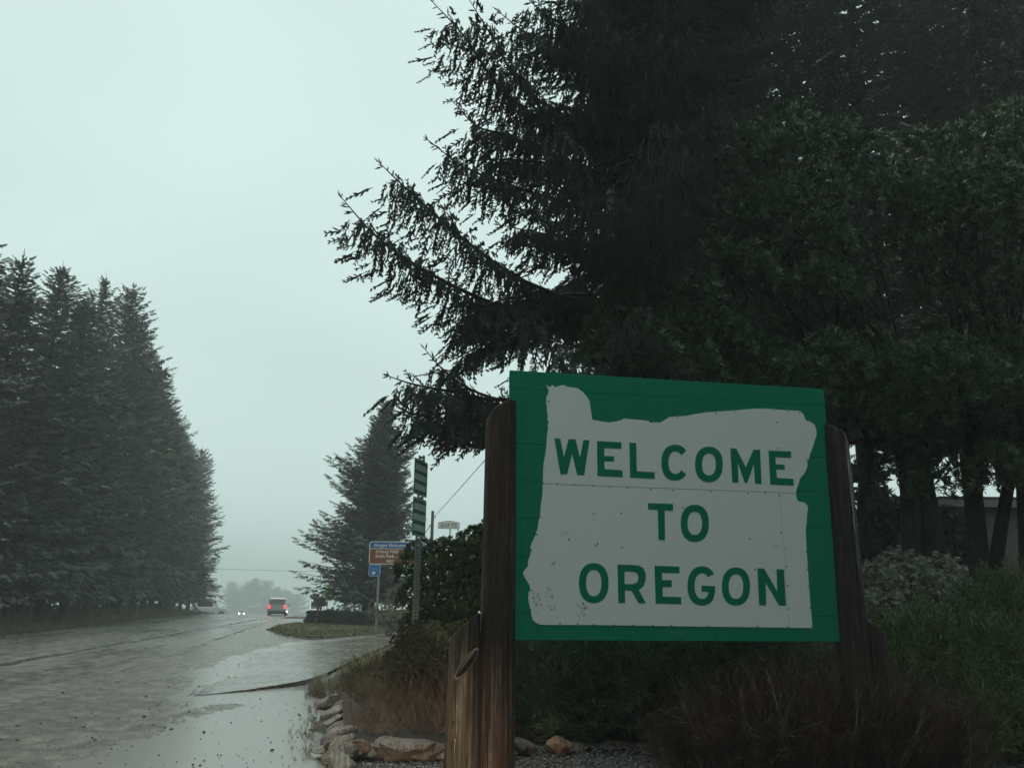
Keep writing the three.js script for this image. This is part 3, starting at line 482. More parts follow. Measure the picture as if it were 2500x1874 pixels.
{ // the row of spruces across the road
  const top = [[-400, 500], [0, 650], [20, 640], [60, 760], [95, 730], [150, 672], [185, 720], [210, 690], [240, 790], [258, 765], [290, 850], [318, 890], [345, 950], [385, 1035], [415, 1072], [440, 1130], [455, 1090], [478, 1112], [500, 1150], [530, 1260]];
  const skyline = px => { for (let i = 0; i < top.length - 1; i++) if (px <= top[i + 1][0]) return lerp(top[i][1], top[i + 1][1], clamp((px - top[i][0]) / (top[i + 1][0] - top[i][0]), 0, 1)); return 1260; };
  const label = 'tall dark spruce in the dense row along the opposite side of the road', group = 'spruces lining the opposite side of the road';
  const protos = [0, 1, 2, 3, 4].map(i => conifer('row_spruce', label, group, { h: 17, rad: 4.0, bare: 2.1, seed: 100 + i, elev: -0.05, fan: 0.56, step: 0.36, trunk: 0.24, power: [.56, .66, .6, .52, .7][i], uneven: .7, per: 9, tones: rowTones.map(c => c.clone().multiplyScalar([1, .82, 1.15, .92, 1.05][i]).add(rgb([0, .008, -.004, .004, .012][i], 0, 0))), lean: (i - 2) * 0.1 }));
  const r = rng(9); let k = 0;
  const place = (x, d, h) => {
    const pos = V(x, land(x, d) - 0.05, -d), s = h / 17, w = lerp(1, s, 0.35) * (0.9 + 0.2 * r());
    const src = protos[k % 5], turn = r() * 6.28, sc = V(w, s, w);
    if (k < 5) { src.position.copy(pos); src.rotation.y = turn; src.scale.copy(sc); } else dup(src, pos, turn, label, sc); k++;
  };
  for (const px of [-230, -95, 22, 95, 152, 211, 256, 290, 318, 345, 366, 387, 402, 417, 436, 456, 476, 490, 502]) { // front rank, nearest first
    // ray to the planting line
    const rr = ray(px, 1500), kx = rr.x / -rr.z, d = (-10.7 - 2.6) / (kx + 0.24), x = kx * d; if (d < 15 || d > 112) continue;
    const s = at(px, skyline(px), d); place(x, d, s.y - land(x, d));
  }
  const behind = 'tall dark spruce lining the road behind the viewpoint', beside = 'tall dark spruce standing beside the pull-off behind the viewpoint';
  for (let d = 14; d > -60; d -= 5.2) { const o = dup(protos[k++ % 5], V(-10.7 - 2.6 - 0.24 * d + (r() - .5), -0.05, -d), r() * 6, behind, V(1, 0.95 + 0.15 * r(), 1)); o.userData.group = 'spruces behind the viewpoint'; }
  for (const [x, d] of [[13, 7.5], [11.5, 1.5], [12.5, -4], [10.5, -9.5], [13, -15], [11, -21], [14, -28], [18, 3], [18, -10], [12.5, -36], [17, -22]]) { const o = dup(protos[k++ % 5], V(x, land(x, d) - 0.05, -d), r() * 6, beside, V(1.05, 1 + 0.15 * r(), 1.05)); o.userData.group = 'spruces beside the pull-off'; }
  for (const [d, h] of [[34, 13], [41, 14], [48, 14.5], [56, 14], [65, 14], [76, 14], [90, 13]]) place(-10.7 - 7.0 - 0.24 * d + (r() - .5), d, h); // second rank
}
conifer('roadside_spruce', 'lone broad spruce with upswept boughs standing behind the low clipped hedge', undefined, { h: 13.3, rad: 4.1, bare: 1.75, seed: 46, elev: 0.16, fan: 0.6, step: 0.22, trunk: 0.42, power: 0.78, uneven: 1.1, per: 12, tones: rowTones, lean: 0.45 }).position.copy((() => { const p = at(898, 1500, 50); p.y = -0.05; return p; })());
{ // hazy conifers behind the evergreen trees
  const L = 'tall hazy conifer behind the broadleaf evergreen trees', G = 'hazy conifers behind the evergreen trees';
  [[1660, 19, 20, 31, 3.6], [1880, 24, 24, 32, 4.2], [2130, 22, 23, 33, 4.0], [2390, 25, 24, 34, 4.4], [2620, 21, 21, 35, 4]].forEach(([px, d, h, seed, rad]) => { const p = at(px, 1300, d); p.y = land(p.x, d) - 0.1; conifer('tall_conifer', L, G, { h, rad, bare: 4.5, seed, elev: 0.02, fan: 0.7, step: 0.36, trunk: 0.3, power: 0.5, tones: rowTones }).position.copy(p); });
}

// ------------------------------------------------------------------ broadleaf plants
function leafCluster(seed, n, len, wid, spread = 1) { // whorl of narrow leaves round +x
  const r = rng(seed), s = new Soup();
  for (let i = 0; i < n; i++) {
    const a = i * 2.4 + r(), tilt = (0.35 + 0.75 * r()) * spread, d = V(Math.cos(tilt), Math.sin(tilt) * Math.cos(a), Math.sin(tilt) * Math.sin(a)), [q, u, w] = frame(d);
    const L = len * (0.7 + 0.5 * r()), b = V(-0.3 * len * r(), 0, 0), bow = w.clone().multiplyScalar((r() - .5) * L * 0.25), m = b.clone().addScaledVector(q, L * 0.5).add(bow), e = b.clone().addScaledVector(q, L), lift = w.clone().multiplyScalar(wid * 0.18);
    const a1 = m.clone().addScaledVector(u, wid / 2).add(lift), a2 = m.clone().addScaledVector(u, -wid / 2).add(lift); s.tri(b, a1, m); s.tri(b, m, a2); s.tri(a1, e, m); s.tri(m, e, a2);
  }
  return s.geo();
}
function lobe(sp, c, R, n, r, tones, scale, { squash = 1, low = -0.4 } = {}) {
  for (let i = 0; i < n; i++) {
    const y = lerp(low, 1, r()), a = r() * 6.283, k = Math.sqrt(Math.max(0, 1 - y * y)), d = V(Math.cos(a) * k, y, Math.sin(a) * k), q = R * (0.72 + 0.34 * r());
    sp.add(c.clone().add(V(d.x * q, d.y * q * squash, d.z * q)), d.clone().add(V((r() - .5) * .9, 0.35 + (r() - .5) * .6, (r() - .5) * .9)), r() * 6.28, scale * (0.7 + 0.6 * r()), tones[(r() * tones.length) | 0]);
  }
}
const evergreenLeaf = leafCluster(1, 14, 0.11, 0.024), hedgeLeaf = leafCluster(2, 11, 0.085, 0.034, 1.2), smallLeaf = leafCluster(3, 16, 0.032, 0.013, 1.3), sprig = (() => { const s = new Soup(), r = rng(6); for (let i = 0; i < 14; i++) shoot(s, V(0.014 * i, 0, 0), V(1, (r() - .5) * 2.2, (r() - .5) * 2.2), 0.04 + 0.035 * r(), 0.011, 10, 0.004, r, 0.0035); return s.geo(); })();
const everTones = [rgb(.06, .115, .05), rgb(.075, .135, .06), rgb(.048, .09, .045), rgb(.1, .15, .06), rgb(.045, .08, .045), rgb(.06, .115, .052), rgb(.05, .095, .045), rgb(.075, .13, .06), rgb(.17, .21, .12)];
const trunkDark = std({ color: rgb(0.10, 0.088, 0.075), map: barkColor, bumpMap: barkBump, bumpScale: 0.012, roughness: 0.8 });
function evergreen(label, seed, trunks, lobes, n) {
  const r = rng(seed), p0 = at(...trunks[0][0]); p0.y = land(p0.x, -p0.z) - 0.1;
  const t = thing('evergreen_tree', label, 'tree', p0, 'broadleaf evergreen trees on the bank'), sp = new Spray(p0), wood = [];
  const loc = v => v.sub(p0);
  const tops = [];
  trunks.forEach(pts => { const w = pts.map(q => at(...q)); w[0].y = Math.min(w[0].y, land(w[0].x, -w[0].z) - 0.1); tops.push(w[w.length - 1].clone()); wood.push(tube(w.map(loc), pts[0][3] || 0.13, pts[0][4] || 0.06, 9, 22)); });
  lobes.forEach(([px, py, d, pr]) => { const c = at(px, py, d), R = pr / FOCAL * d; lobe(sp, c, R, Math.round(n * (R / 0.6) ** 2), r, everTones, 1); const from = tops[(r() * tops.length) | 0].clone().lerp(p0, 0.35 * r()); wood.push(tube([loc(from.clone()), loc(from.clone().lerp(c, 0.5).add(V((r() - .5) * .5, 0.1 + .3 * r(), (r() - .5) * .5))), loc(c.clone())], 0.032, 0.008, 5, 8)); });
  part('trunk', merge(wood), trunkDark, t); sp.build('crown', evergreenLeaf, leafMat, t).userData = { kind: 'stuff' };
}
{
  const r = rng(19), fill = (list, cx0, cx1, cy0, cy1, d0, d1, n, pr0, pr1) => { for (let i = 0; i < n; i++) list.push([lerp(cx0, cx1, r()), lerp(cy0, cy1, r()), lerp(d0, d1, r()), lerp(pr0, pr1, r())]); return list; };
  evergreen('small broadleaf evergreen tree rising directly behind the welcome sign', 51, [[[1640, 1420, 11.4, 0.1, 0.05], [1620, 1150, 11.3], [1600, 930, 11.2]]],
    fill([[1490, 870, 10.8, 60], [1545, 690, 11.4, 55], [1560, 720, 11, 60], [1500, 760, 11, 60], [1620, 770, 10.8, 80], [1700, 730, 11, 70], [1600, 880, 10.6, 70], [1700, 900, 10.6, 70], [1400, 905, 11, 45]], 1480, 1760, 790, 950, 10.7, 11.6, 12, 55, 85), 170);
  evergreen('tall broadleaf evergreen tree above the upper corner of the welcome sign', 52, [[[2200, 1420, 12.6, 0.16, 0.09], [2225, 1250, 12.6], [2190, 1050, 12.6], [2100, 830, 12.6]], [[2160, 1420, 12.8, 0.08, 0.05], [2105, 1240, 12.7], [2120, 1080, 12.6], [2000, 880, 12.5]], [[2300, 1410, 12.7, 0.2, 0.12], [2262, 1240, 12.7], [2240, 1080, 12.7], [2230, 850, 12.7]]],
    fill([[1900, 320, 12.2, 75], [1830, 380, 12, 85], [1760, 440, 12, 65], [1950, 400, 11.9, 95], [2040, 370, 12, 85], [2120, 390, 12, 80], [1820, 540, 11.8, 100], [1760, 650, 11.6, 80], [1700, 790, 11.4, 80], [1750, 830, 11.3, 90], [1900, 540, 11.8, 110], [1960, 285, 12.4, 40]], 1790, 2160, 480, 1000, 11.4, 12.8, 24, 75, 120).concat(fill([], 2070, 2260, 980, 1180, 11.8, 13.6, 15, 50, 80)), 170);
  evergreen('broad broadleaf evergreen tree with forked dark trunks before the pale wall', 53, [[[2395, 1420, 12.9, 0.17, 0.1], [2385, 1300, 12.9], [2375, 1150, 12.9], [2370, 900, 12.9]], [[2400, 1400, 12.9, 0.11, 0.07], [2445, 1290, 12.8], [2470, 1130, 12.8], [2480, 900, 12.8]], [[2510, 1420, 12.8, 0.15, 0.1], [2505, 1200, 12.8], [2490, 950, 12.8]]],
    fill([[2230, 390, 12.2, 80], [2320, 380, 12.1, 85], [2400, 360, 12, 90], [2470, 320, 12, 85], [2550, 340, 12, 90], [2490, 430, 11.8, 90], [2270, 500, 11.9, 100], [2400, 520, 11.7, 100]], 2180, 2600, 480, 1020, 11.5, 13, 30, 75, 125).concat(fill([], 2260, 2600, 980, 1200, 11.9, 14, 24, 50, 85)), 170);
}
function shrub(name, label, category, geo, mat, tones, scale, lobes, n, seed, opt) {
  const r = rng(seed), p0 = at(...lobes[0].slice(0, 3)); p0.y = land(p0.x, -p0.z) - 0.05;
  const t = thing(name, label, category, p0), sp = new Spray(p0), wood = [];
  lobes.forEach(([px, py, d, pr, sq]) => { const c = at(px, py, d), R = pr / FOCAL * d; lobe(sp, c, R, Math.round(n * (R / 0.5) ** 2), r, tones, scale, { ...opt, squash: sq || 1 });
    for (let k = 0; k < 3; k++) { const e = c.clone().add(V((r() - .5) * R, R * 0.5 * r(), (r() - .5) * R)); wood.push(tube([V((r() - .5) * 0.3, 0, (r() - .5) * 0.3), e.clone().sub(p0).multiplyScalar(0.5).add(V(0, 0.05, 0)), e.sub(p0)], 0.016, 0.005, 4, 5)); } });
  part('stems', merge(wood), twigMat, t).userData = { kind: 'stuff' }; sp.build('foliage', geo, mat, t).userData = { kind: 'stuff' }; return t;
}
const hedgeTones = [rgb(.075, .115, .05), rgb(.095, .135, .055), rgb(.055, .085, .042), rgb(.11, .14, .06)];
shrub('laurel_hedge', 'big glossy green laurel bush hiding part of the brown road sign', 'bush', hedgeLeaf, leafMat, hedgeTones, 1.05,
  [[1090, 1560, 13.6, 80], [1030, 1352, 14, 40], [1010, 1390, 13.9, 48], [1060, 1420, 13.7, 62], [1015, 1460, 13.7, 45], [1110, 1372, 13.8, 56], [1160, 1330, 13.9, 46], [1178, 1300, 14.1, 26], [1150, 1400, 13.6, 80], [1200, 1380, 13.7, 90], [1020, 1530, 13.6, 50], [1090, 1490, 13.5, 80], [1170, 1490, 13.4, 90], [1240, 1450, 13.6, 100], [1020, 1590, 13.4, 48], [1085, 1352, 14, 36], [1230, 1330, 14, 60], [1130, 1580, 13.3, 80]], 210, 61);
shrub('grey_shrub', 'rounded silvery grey leaved shrub beside the dark sign post', 'shrub', smallLeaf, dullLeaf, [rgb(.36, .38, .32), rgb(.2, .22, .17), rgb(.45, .46, .4), rgb(.16, .17, .13)], 1.15,
  [[2220, 1500, 10.6, 110], [2140, 1440, 10.5, 70], [2200, 1400, 10.6, 62], [2290, 1420, 10.8, 70], [2250, 1470, 10.4, 90], [2340, 1480, 10.7, 62], [2150, 1520, 10.3, 80], [2240, 1560, 10.2, 80], [2370, 1500, 10.8, 40], [2310, 1530, 10.5, 70], [2170, 1590, 10.1, 60]], 560, 62);
const juniper = [rgb(.08, .14, .075), rgb(.05, .09, .05), rgb(.11, .165, .085), rgb(.04, .07, .04)], brightJ = [rgb(.12, .175, .06), rgb(.09, .145, .055), rgb(.15, .19, .075), rgb(.07, .11, .045), rgb(.2, .23, .09)];
shrub('juniper_shrub', 'dark spreading juniper in the bed under the welcome sign', 'shrub', sprig, leafMat, juniper, 1.7,
  [[1480, 1720, 9.2, 110, .7], [1330, 1640, 9.6, 90, .7], [1430, 1640, 9.5, 100, .7], [1550, 1650, 9.5, 100, .7], [1300, 1720, 9.2, 70, .8], [1400, 1720, 9.1, 90, .8], [1560, 1720, 9.2, 90, .8], [1650, 1660, 9.6, 90, .7], [1270, 1600, 10, 70, .7], [1500, 1590, 10, 110, .6], [1680, 1600, 10, 110, .6], [1340, 1580, 10.2, 90, .6], [1800, 1610, 9.8, 110, .7], [1900, 1630, 9.6, 100, .7]], 250, 63, { low: -0.7 });
shrub('creeping_juniper', 'bright green creeping juniper covering the bank below the silvery shrub', 'shrub', sprig, dullLeaf, brightJ, 1.7,
  [[2350, 1650, 9.3, 130, .6], [2230, 1640, 9.4, 100, .6], [2450, 1560, 9.8, 90, .6], [2400, 1500, 10.2, 70, .6], [2500, 1500, 10, 90, .6], [2300, 1600, 9.6, 100, .6], [2480, 1650, 9.2, 120, .6], [2330, 1740, 8.9, 120, .6], [2450, 1760, 8.8, 120, .6], [2560, 1700, 9, 120, .6], [2200, 1700, 9.2, 100, .6], [2570, 1580, 9.6, 110, .6], [2420, 1850, 8.4, 120, .7], [2540, 1840, 8.4, 120, .7]], 250, 64, { low: -0.6 });
shrub('low_shrub', 'olive green low shrub just behind the short grey post', 'shrub', smallLeaf, dullLeaf, [rgb(.12, .14, .065), rgb(.09, .115, .055), rgb(.15, .155, .08)], 1.2,
  [[1100, 1620, 10.2, 60], [1050, 1560, 9.8, 40], [1020, 1575, 9.9, 44], [1000, 1600, 9.9, 40], [1130, 1560, 10.6, 50], [1080, 1590, 10.8, 50], [1060, 1640, 10.5, 45], [1140, 1640, 10.5, 60], [1180, 1600, 10.8, 60]], 420, 65);
shrub('dark_shrub', 'low dark brown shrub at the foot of the laurel bush', 'shrub', smallLeaf, dullLeaf, [rgb(.05, .045, .035), rgb(.06, .05, .035), rgb(.045, .055, .035)], 1.2,
  [[1000, 1650, 10.4, 60], [1010, 1560, 9.75, 42], [985, 1590, 9.8, 40], [1030, 1600, 9.7, 50], [1040, 1640, 9.7, 50], [980, 1640, 9.8, 44], [965, 1610, 11.9, 28], [975, 1660, 11.4, 50], [1040, 1680, 11, 60], [1000, 1600, 12, 40], [940, 1680, 11.3, 36]], 480, 66);
shrub('brown_bush', 'dry brown bush beyond the driveway next to the lone spruce', 'bush', smallLeaf, dullLeaf, [rgb(.22, .19, .13), rgb(.18, .165, .11), rgb(.26, .22, .15)], 3.2,
  [[950, 1500, 38, 38], [925, 1490, 39, 30], [965, 1470, 39, 32], [985, 1500, 38, 36], [945, 1520, 37, 30], [975, 1525, 37, 34]], 26, 67);
shrub('far_bush', 'pale fogged round bush beyond the mailboxes', 'bush', smallLeaf, dullLeaf, [rgb(.08, .1, .07), rgb(.1, .12, .08)], 5.5,
  [[860, 1500, 80, 42], [880, 1488, 80, 40], [840, 1500, 80, 34], [820, 1506, 80, 22], [905, 1490, 82, 40]], 10, 68);
{ // clipped hedge along the lawn
  const r = rng(70), p0 = onLevel(770, 1532), t = thing('clipped_hedge', 'low clipped dark green hedge along the lawn below the mailboxes', 'hedge', p0), sp = new Spray(p0), a = onLevel(758, 1531), b = at(1000, 1512, 44); b.y = 0;
  const sticks = [];
  for (let i = 0; i < 3600; i++) { const q = r(), face = r(), c = a.clone().lerp(b, q), hgt = 0.82 + 0.08 * fnoise(q * 14, 2) + 0.12 * sstep(.5, 1, q), z = (r() - .5) * 1.1, y = face < 0.4 ? hgt : r() * hgt; sp.add(V(c.x + (q < 0.02 ? -0.2 * r() : 0), y, c.z + (face < 0.4 ? z : 0.55)), V((r() - .5), 0.5 + r() * .6, 0.6 * r()), r() * 6, 3 + 1.6 * r() + (r() < 0.04 ? 3 : 0), [rgb(.05, .07, .045), rgb(.06, .085, .05), rgb(.045, .06, .045)][i % 3]); }
  for (let q = 0.02; q < 1; q += 0.06) { const c = a.clone().lerp(b, q).sub(p0); sticks.push(tube([V(c.x, -0.05, c.z), V(c.x + 0.1, 0.4, c.z), V(c.x, 0.75, c.z)], 0.03, 0.015, 4, 3)); }
  part('stems', merge(sticks), twigMat, t).userData = { kind: 'stuff' }; sp.build('foliage', smallLeaf, dullLeaf, t).userData = { kind: 'stuff' };
}
{ // twiggy red shrub in front of the sign's far post
  const s = new Soup(), r = rng(31), twig = (a, d, l, w, lev) => { const [q, u, v] = frame(d), m = a.clone().addScaledVector(q, l * 0.5).addScaledVector(u, (r() - .5) * l * 0.12), e = a.clone().addScaledVector(q, l).addScaledVector(v, (r() - .5) * l * 0.25); for (const x of [u, v]) { s.quad(a.clone().addScaledVector(x, w), a.clone().addScaledVector(x, -w), m.clone().addScaledVector(x, -w * .7), m.clone().addScaledVector(x, w * .7)); s.tri(m.clone().addScaledVector(x, w * .7), m.clone().addScaledVector(x, -w * .7), e); } if (lev) for (let k = 0; k < 6; k++) twig(a.clone().lerp(e, 0.25 + 0.7 * r()), q.clone().add(V((r() - .5) * 1.6, (r() - .5) * 1.2, (r() - .5) * 1.6)), l * (0.2 + 0.25 * r()), w * 0.55, lev - 1); };
  twig(V(0, 0, 0), V(1, 0, 0), 1, 0.0075, 2); const tg = s.geo(); scene.userData.twig = tg;
  const tones = [rgb(.07, .035, .03), rgb(.10, .048, .04), rgb(.05, .028, .025), rgb(.24, .18, .15)];
  const clumps = [[1720, 1800, 7.7], [1820, 1800, 7.6], [1930, 1810, 7.5], [2040, 1820, 7.4], [2150, 1820, 7.5], [2240, 1830, 7.6], [1660, 1850, 7.7], [1780, 1870, 7.3], [1900, 1880, 7.2], [2020, 1880, 7.1], [2130, 1880, 7.2], [2260, 1880, 7.4], [2330, 1870, 7.7], [1980, 1760, 8], [2100, 1770, 8], [1860, 1760, 8.1]];
  const p0 = at(...clumps[3]); p0.y = 0; const t = thing('red_twig_shrub', 'leafless reddish brown twiggy shrub in front of the welcome sign', 'shrub', p0), sp = new Spray(p0), st = [];
  clumps.forEach(([px, , d], k) => { const c = at(px, 1800, d); c.y = land(c.x, d); const H = [.72, .8, .86, .86, .84, .78, .42, .6, .74, .76, .74, .66, .55, .9, .9, .8][k];
    for (let i = 0; i < 100; i++) { const a = r() * 6.28, sp2 = 1.15 * r(), d2 = V(Math.cos(a) * sp2, 1, Math.sin(a) * sp2); sp.add(V(c.x + (r() - .5) * .45, c.y + 0.1 * r(), c.z + (r() - .5) * .45), d2, r() * 6, H * (0.55 + 0.42 * r()), tones[r() < 0.07 ? 3 : (r() * 3) | 0]); }
    const e = c.clone().sub(p0); st.push(tube([e.clone().add(V(0, -0.06, 0)), e.clone().add(V(0.03, 0.12, 0)), e.clone().add(V(0, 0.3, 0.02))], 0.025, 0.008, 5, 5)); });
  part('stems', merge(st), twigMat, t).userData = { kind: 'stuff' }; sp.build('twigs', tg, std({ color: 0xffffff, roughness: 0.6 }), t).userData = { kind: 'stuff' };
}
// grasses
const tuft = (seed, n, h, w, lean) => { const s = new Soup(), r = rng(seed); for (let i = 0; i < n; i++) { const a = r() * 6.28, l = h * (0.5 + 0.6 * r()), b = V(0, (r() - .5) * h * .35, (r() - .5) * h * .35), o = V(0, Math.cos(a), Math.sin(a)), m = b.clone().add(V(l * 0.55, 0, 0)).addScaledVector(o, l * lean * 0.35), e = b.clone().add(V(l * (1 - lean * 0.3), 0, 0)).addScaledVector(o, l * lean), u = V(0, -Math.sin(a), Math.cos(a)).multiplyScalar(w); s.quad(b.clone().add(u), b.clone().sub(u), m.clone().addScaledVector(u, -.8), m.clone().addScaledVector(u, .8)); s.tri(m.clone().addScaledVector(u, .8), m.clone().addScaledVector(u, -.8), e); } return s.geo(); };
const tallTuft = tuft(1, 16, 0.3, 0.003, 0.55), shortTuft = tuft(2, 12, 0.09, 0.006, 0.7);
function stuff(name, label, sp, geo, mat, cat) { const o = sp.build(name, geo, mat, scene); o.userData = { kind: 'stuff', label, category: cat }; return o; }
{
  const r = rng(90), sp = new Spray(), tw = new Spray(), tones = [rgb(.19, .145, .085), rgb(.14, .115, .07), rgb(.22, .2, .1), rgb(.13, .15, .065), rgb(.10, .075, .055)];
  for (let i = 0; i < 2600; i++) { // dry weeds on the mound behind the border stones
    const d = 8.9 + 4.6 * r(), x = lerp(-1.22 - 0.19 * (d - 8), 0.25 - 0.14 * (d - 8.9), r()); const green = d > 11 && x < -1.6;
    sp.add(V(x, land(x, d) + 0.02, -d), V((r() - .5) * .9, 1, (r() - .5) * .9), r() * 6, (0.45 + 0.6 * r()) * (d > 10.5 ? 1.1 : 0.7) * (d < 9.4 ? 0.6 : 1), tones[green && r() < 0.6 ? 3 : (r() * 5) | 0]);
  }
  for (let i = 0; i < 200; i++) { const p = onLevel(860 + 130 * r(), 1690 + 20 * r()); sp.add(V(p.x, land(p.x, -p.z), p.z), V((r() - .5) * .5, 1, (r() - .5) * .4), r() * 6, 1.6 + 0.8 * r(), rgb(.2, .19, .09)); }
  for (let i = 0; i < 70; i++) { const p = onLevel(745 + 95 * r(), 1672 + 34 * r()); sp.add(V(p.x, 0.0, p.z), V((r() - .5) * 1.1, 1, (r() - .5) * .8), r() * 6, 0.35 + 0.85 * r() * r() + (p.x > -3 ? 0.3 : 0), rgb(.19, .17, .09)); }
  for (let i = 0; i < 110; i++) { const d = 8 + 4.5 * r(), x = -1.72 - 0.2 * (d - 8) - 0.3 * r() * r() ; sp.add(V(x, 0.005, -d), V((r() - .5), 0.9, (r() - .5)), r() * 6, 0.12 + 0.16 * r(), tones[(r() * 5) | 0]); }
  for (let i = 0; i < 900; i++) { const d = 8.9 + 4 * r(), x = lerp(-1.3 - 0.2 * (d - 8), 0.25 - 0.14 * (d - 8.9), r()); tw.add(V(x, land(x, d) + 0.01, -d), V((r() - .5) * 2.2, 0.8, (r() - .5) * 2.2), r() * 6, 0.22 + 0.3 * r(), [rgb(.13, .085, .06), rgb(.17, .12, .08), rgb(.09, .06, .045)][i % 3]); }
  stuff('dead_stems', 'dead reddish stems tangled through the weeds behind the border stones', tw, scene.userData.twig, dullLeaf, 'weeds');
  stuff('dry_grass', 'dry brown and olive weeds on the mound behind the border stones', sp, tallTuft, dullLeaf, 'grass');
}
{
  const r = rng(91), sp = new Spray(), edge = new THREE.CatmullRomCurve3([[668, 1538], [700, 1552], [760, 1563], [850, 1556], [930, 1548], [1010, 1540]].map(p => onLevel(...p))), pos = [], uv = [], idx = [], n = 60, m = 14;
  for (let i = 0; i <= n; i++) for (let j = 0; j <= m; j++) { const p = edge.getPoint(i / n), q = j / m, w = 0.5 + 16 * sstep(0, 0.35, i / n); const d = -p.z + q * w, x = p.x * (d / -p.z) * (1 + 0.0 * q), y = 0.03 + 0.16 * sstep(0, 0.25, q) * sstep(0, 0.15, i / n) + 0.03 * fnoise(x, d); pos.push(x, q === 0 ? -0.02 : y, -d); uv.push(x / 1.5, d / 1.5);
    if (j && i < n) for (let k = 0; k < 13; k++) { const f = r(); sp.add(V(x + (r() - .5) * .5, y - 0.01, -d + (r() - .5) * 1.2), V((r() - .5) * .8, 1, (r() - .5) * .8), r() * 6, (0.7 + 0.9 * f) * (i < 9 ? 0.7 : 1), [rgb(.16, .17, .075), rgb(.2, .19, .095), rgb(.13, .15, .065), rgb(.17, .14, .09)][i < 10 && r() < .7 ? 3 : (r() * 4) | 0]); } }
  for (let i = 0; i < n; i++) for (let j = 0; j < m; j++) { const a = i * (m + 1) + j, b = a + m + 1; idx.push(a, a + 1, b, b, a + 1, b + 1); }
  const g = new THREE.BufferGeometry(); g.setAttribute('position', new THREE.Float32BufferAttribute(pos, 3)); g.setAttribute('uv', new THREE.Float32BufferAttribute(uv, 2)); g.setIndex(idx); g.computeVertexNormals();
  structure('lawn', g, std({ color: rgb(.38, .4, .24), map: soilColor, roughness: 0.8, bumpMap: gritBump, bumpScale: 0.02 }), 'lawn island beside the driveway');
  stuff('lawn_grass', 'short olive grass of the lawn beyond the driveway', sp, shortTuft, dullLeaf, 'grass');
}
{ // rough verge under the far row of spruces
  const r = rng(92), sp = new Spray(), low = new Spray();
  for (let i = 0; i < 5200; i++) { const d = 18 + 92 * r() ** 1.2, x = roadLeft(d) - 5.5 * r() ** 1.3 + 0.5; sp.add(V(x, land(x, d) - 0.04, -d), V((r() - .5) * .8, 1, (r() - .5) * .8), r() * 6, 1.1 + 2.0 * r() * (x < roadLeft(d) - 1.2 ? 1.3 : 0.5), [rgb(.17, .125, .08), rgb(.13, .10, .065), rgb(.10, .105, .06), rgb(.2, .15, .1)][i % 4]); }
  stuff('verge_grass', 'rough brown grass along the foot of the spruce row', sp, tallTuft, dullLeaf, 'grass');
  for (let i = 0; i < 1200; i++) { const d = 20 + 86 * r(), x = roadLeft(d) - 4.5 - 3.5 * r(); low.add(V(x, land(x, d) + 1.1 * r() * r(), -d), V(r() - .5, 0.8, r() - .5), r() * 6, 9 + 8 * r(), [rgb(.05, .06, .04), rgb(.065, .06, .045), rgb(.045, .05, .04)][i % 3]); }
  stuff('undergrowth', 'dark scrubby undergrowth between the trunks of the spruce row', low, smallLeaf, dullLeaf, 'undergrowth');
}

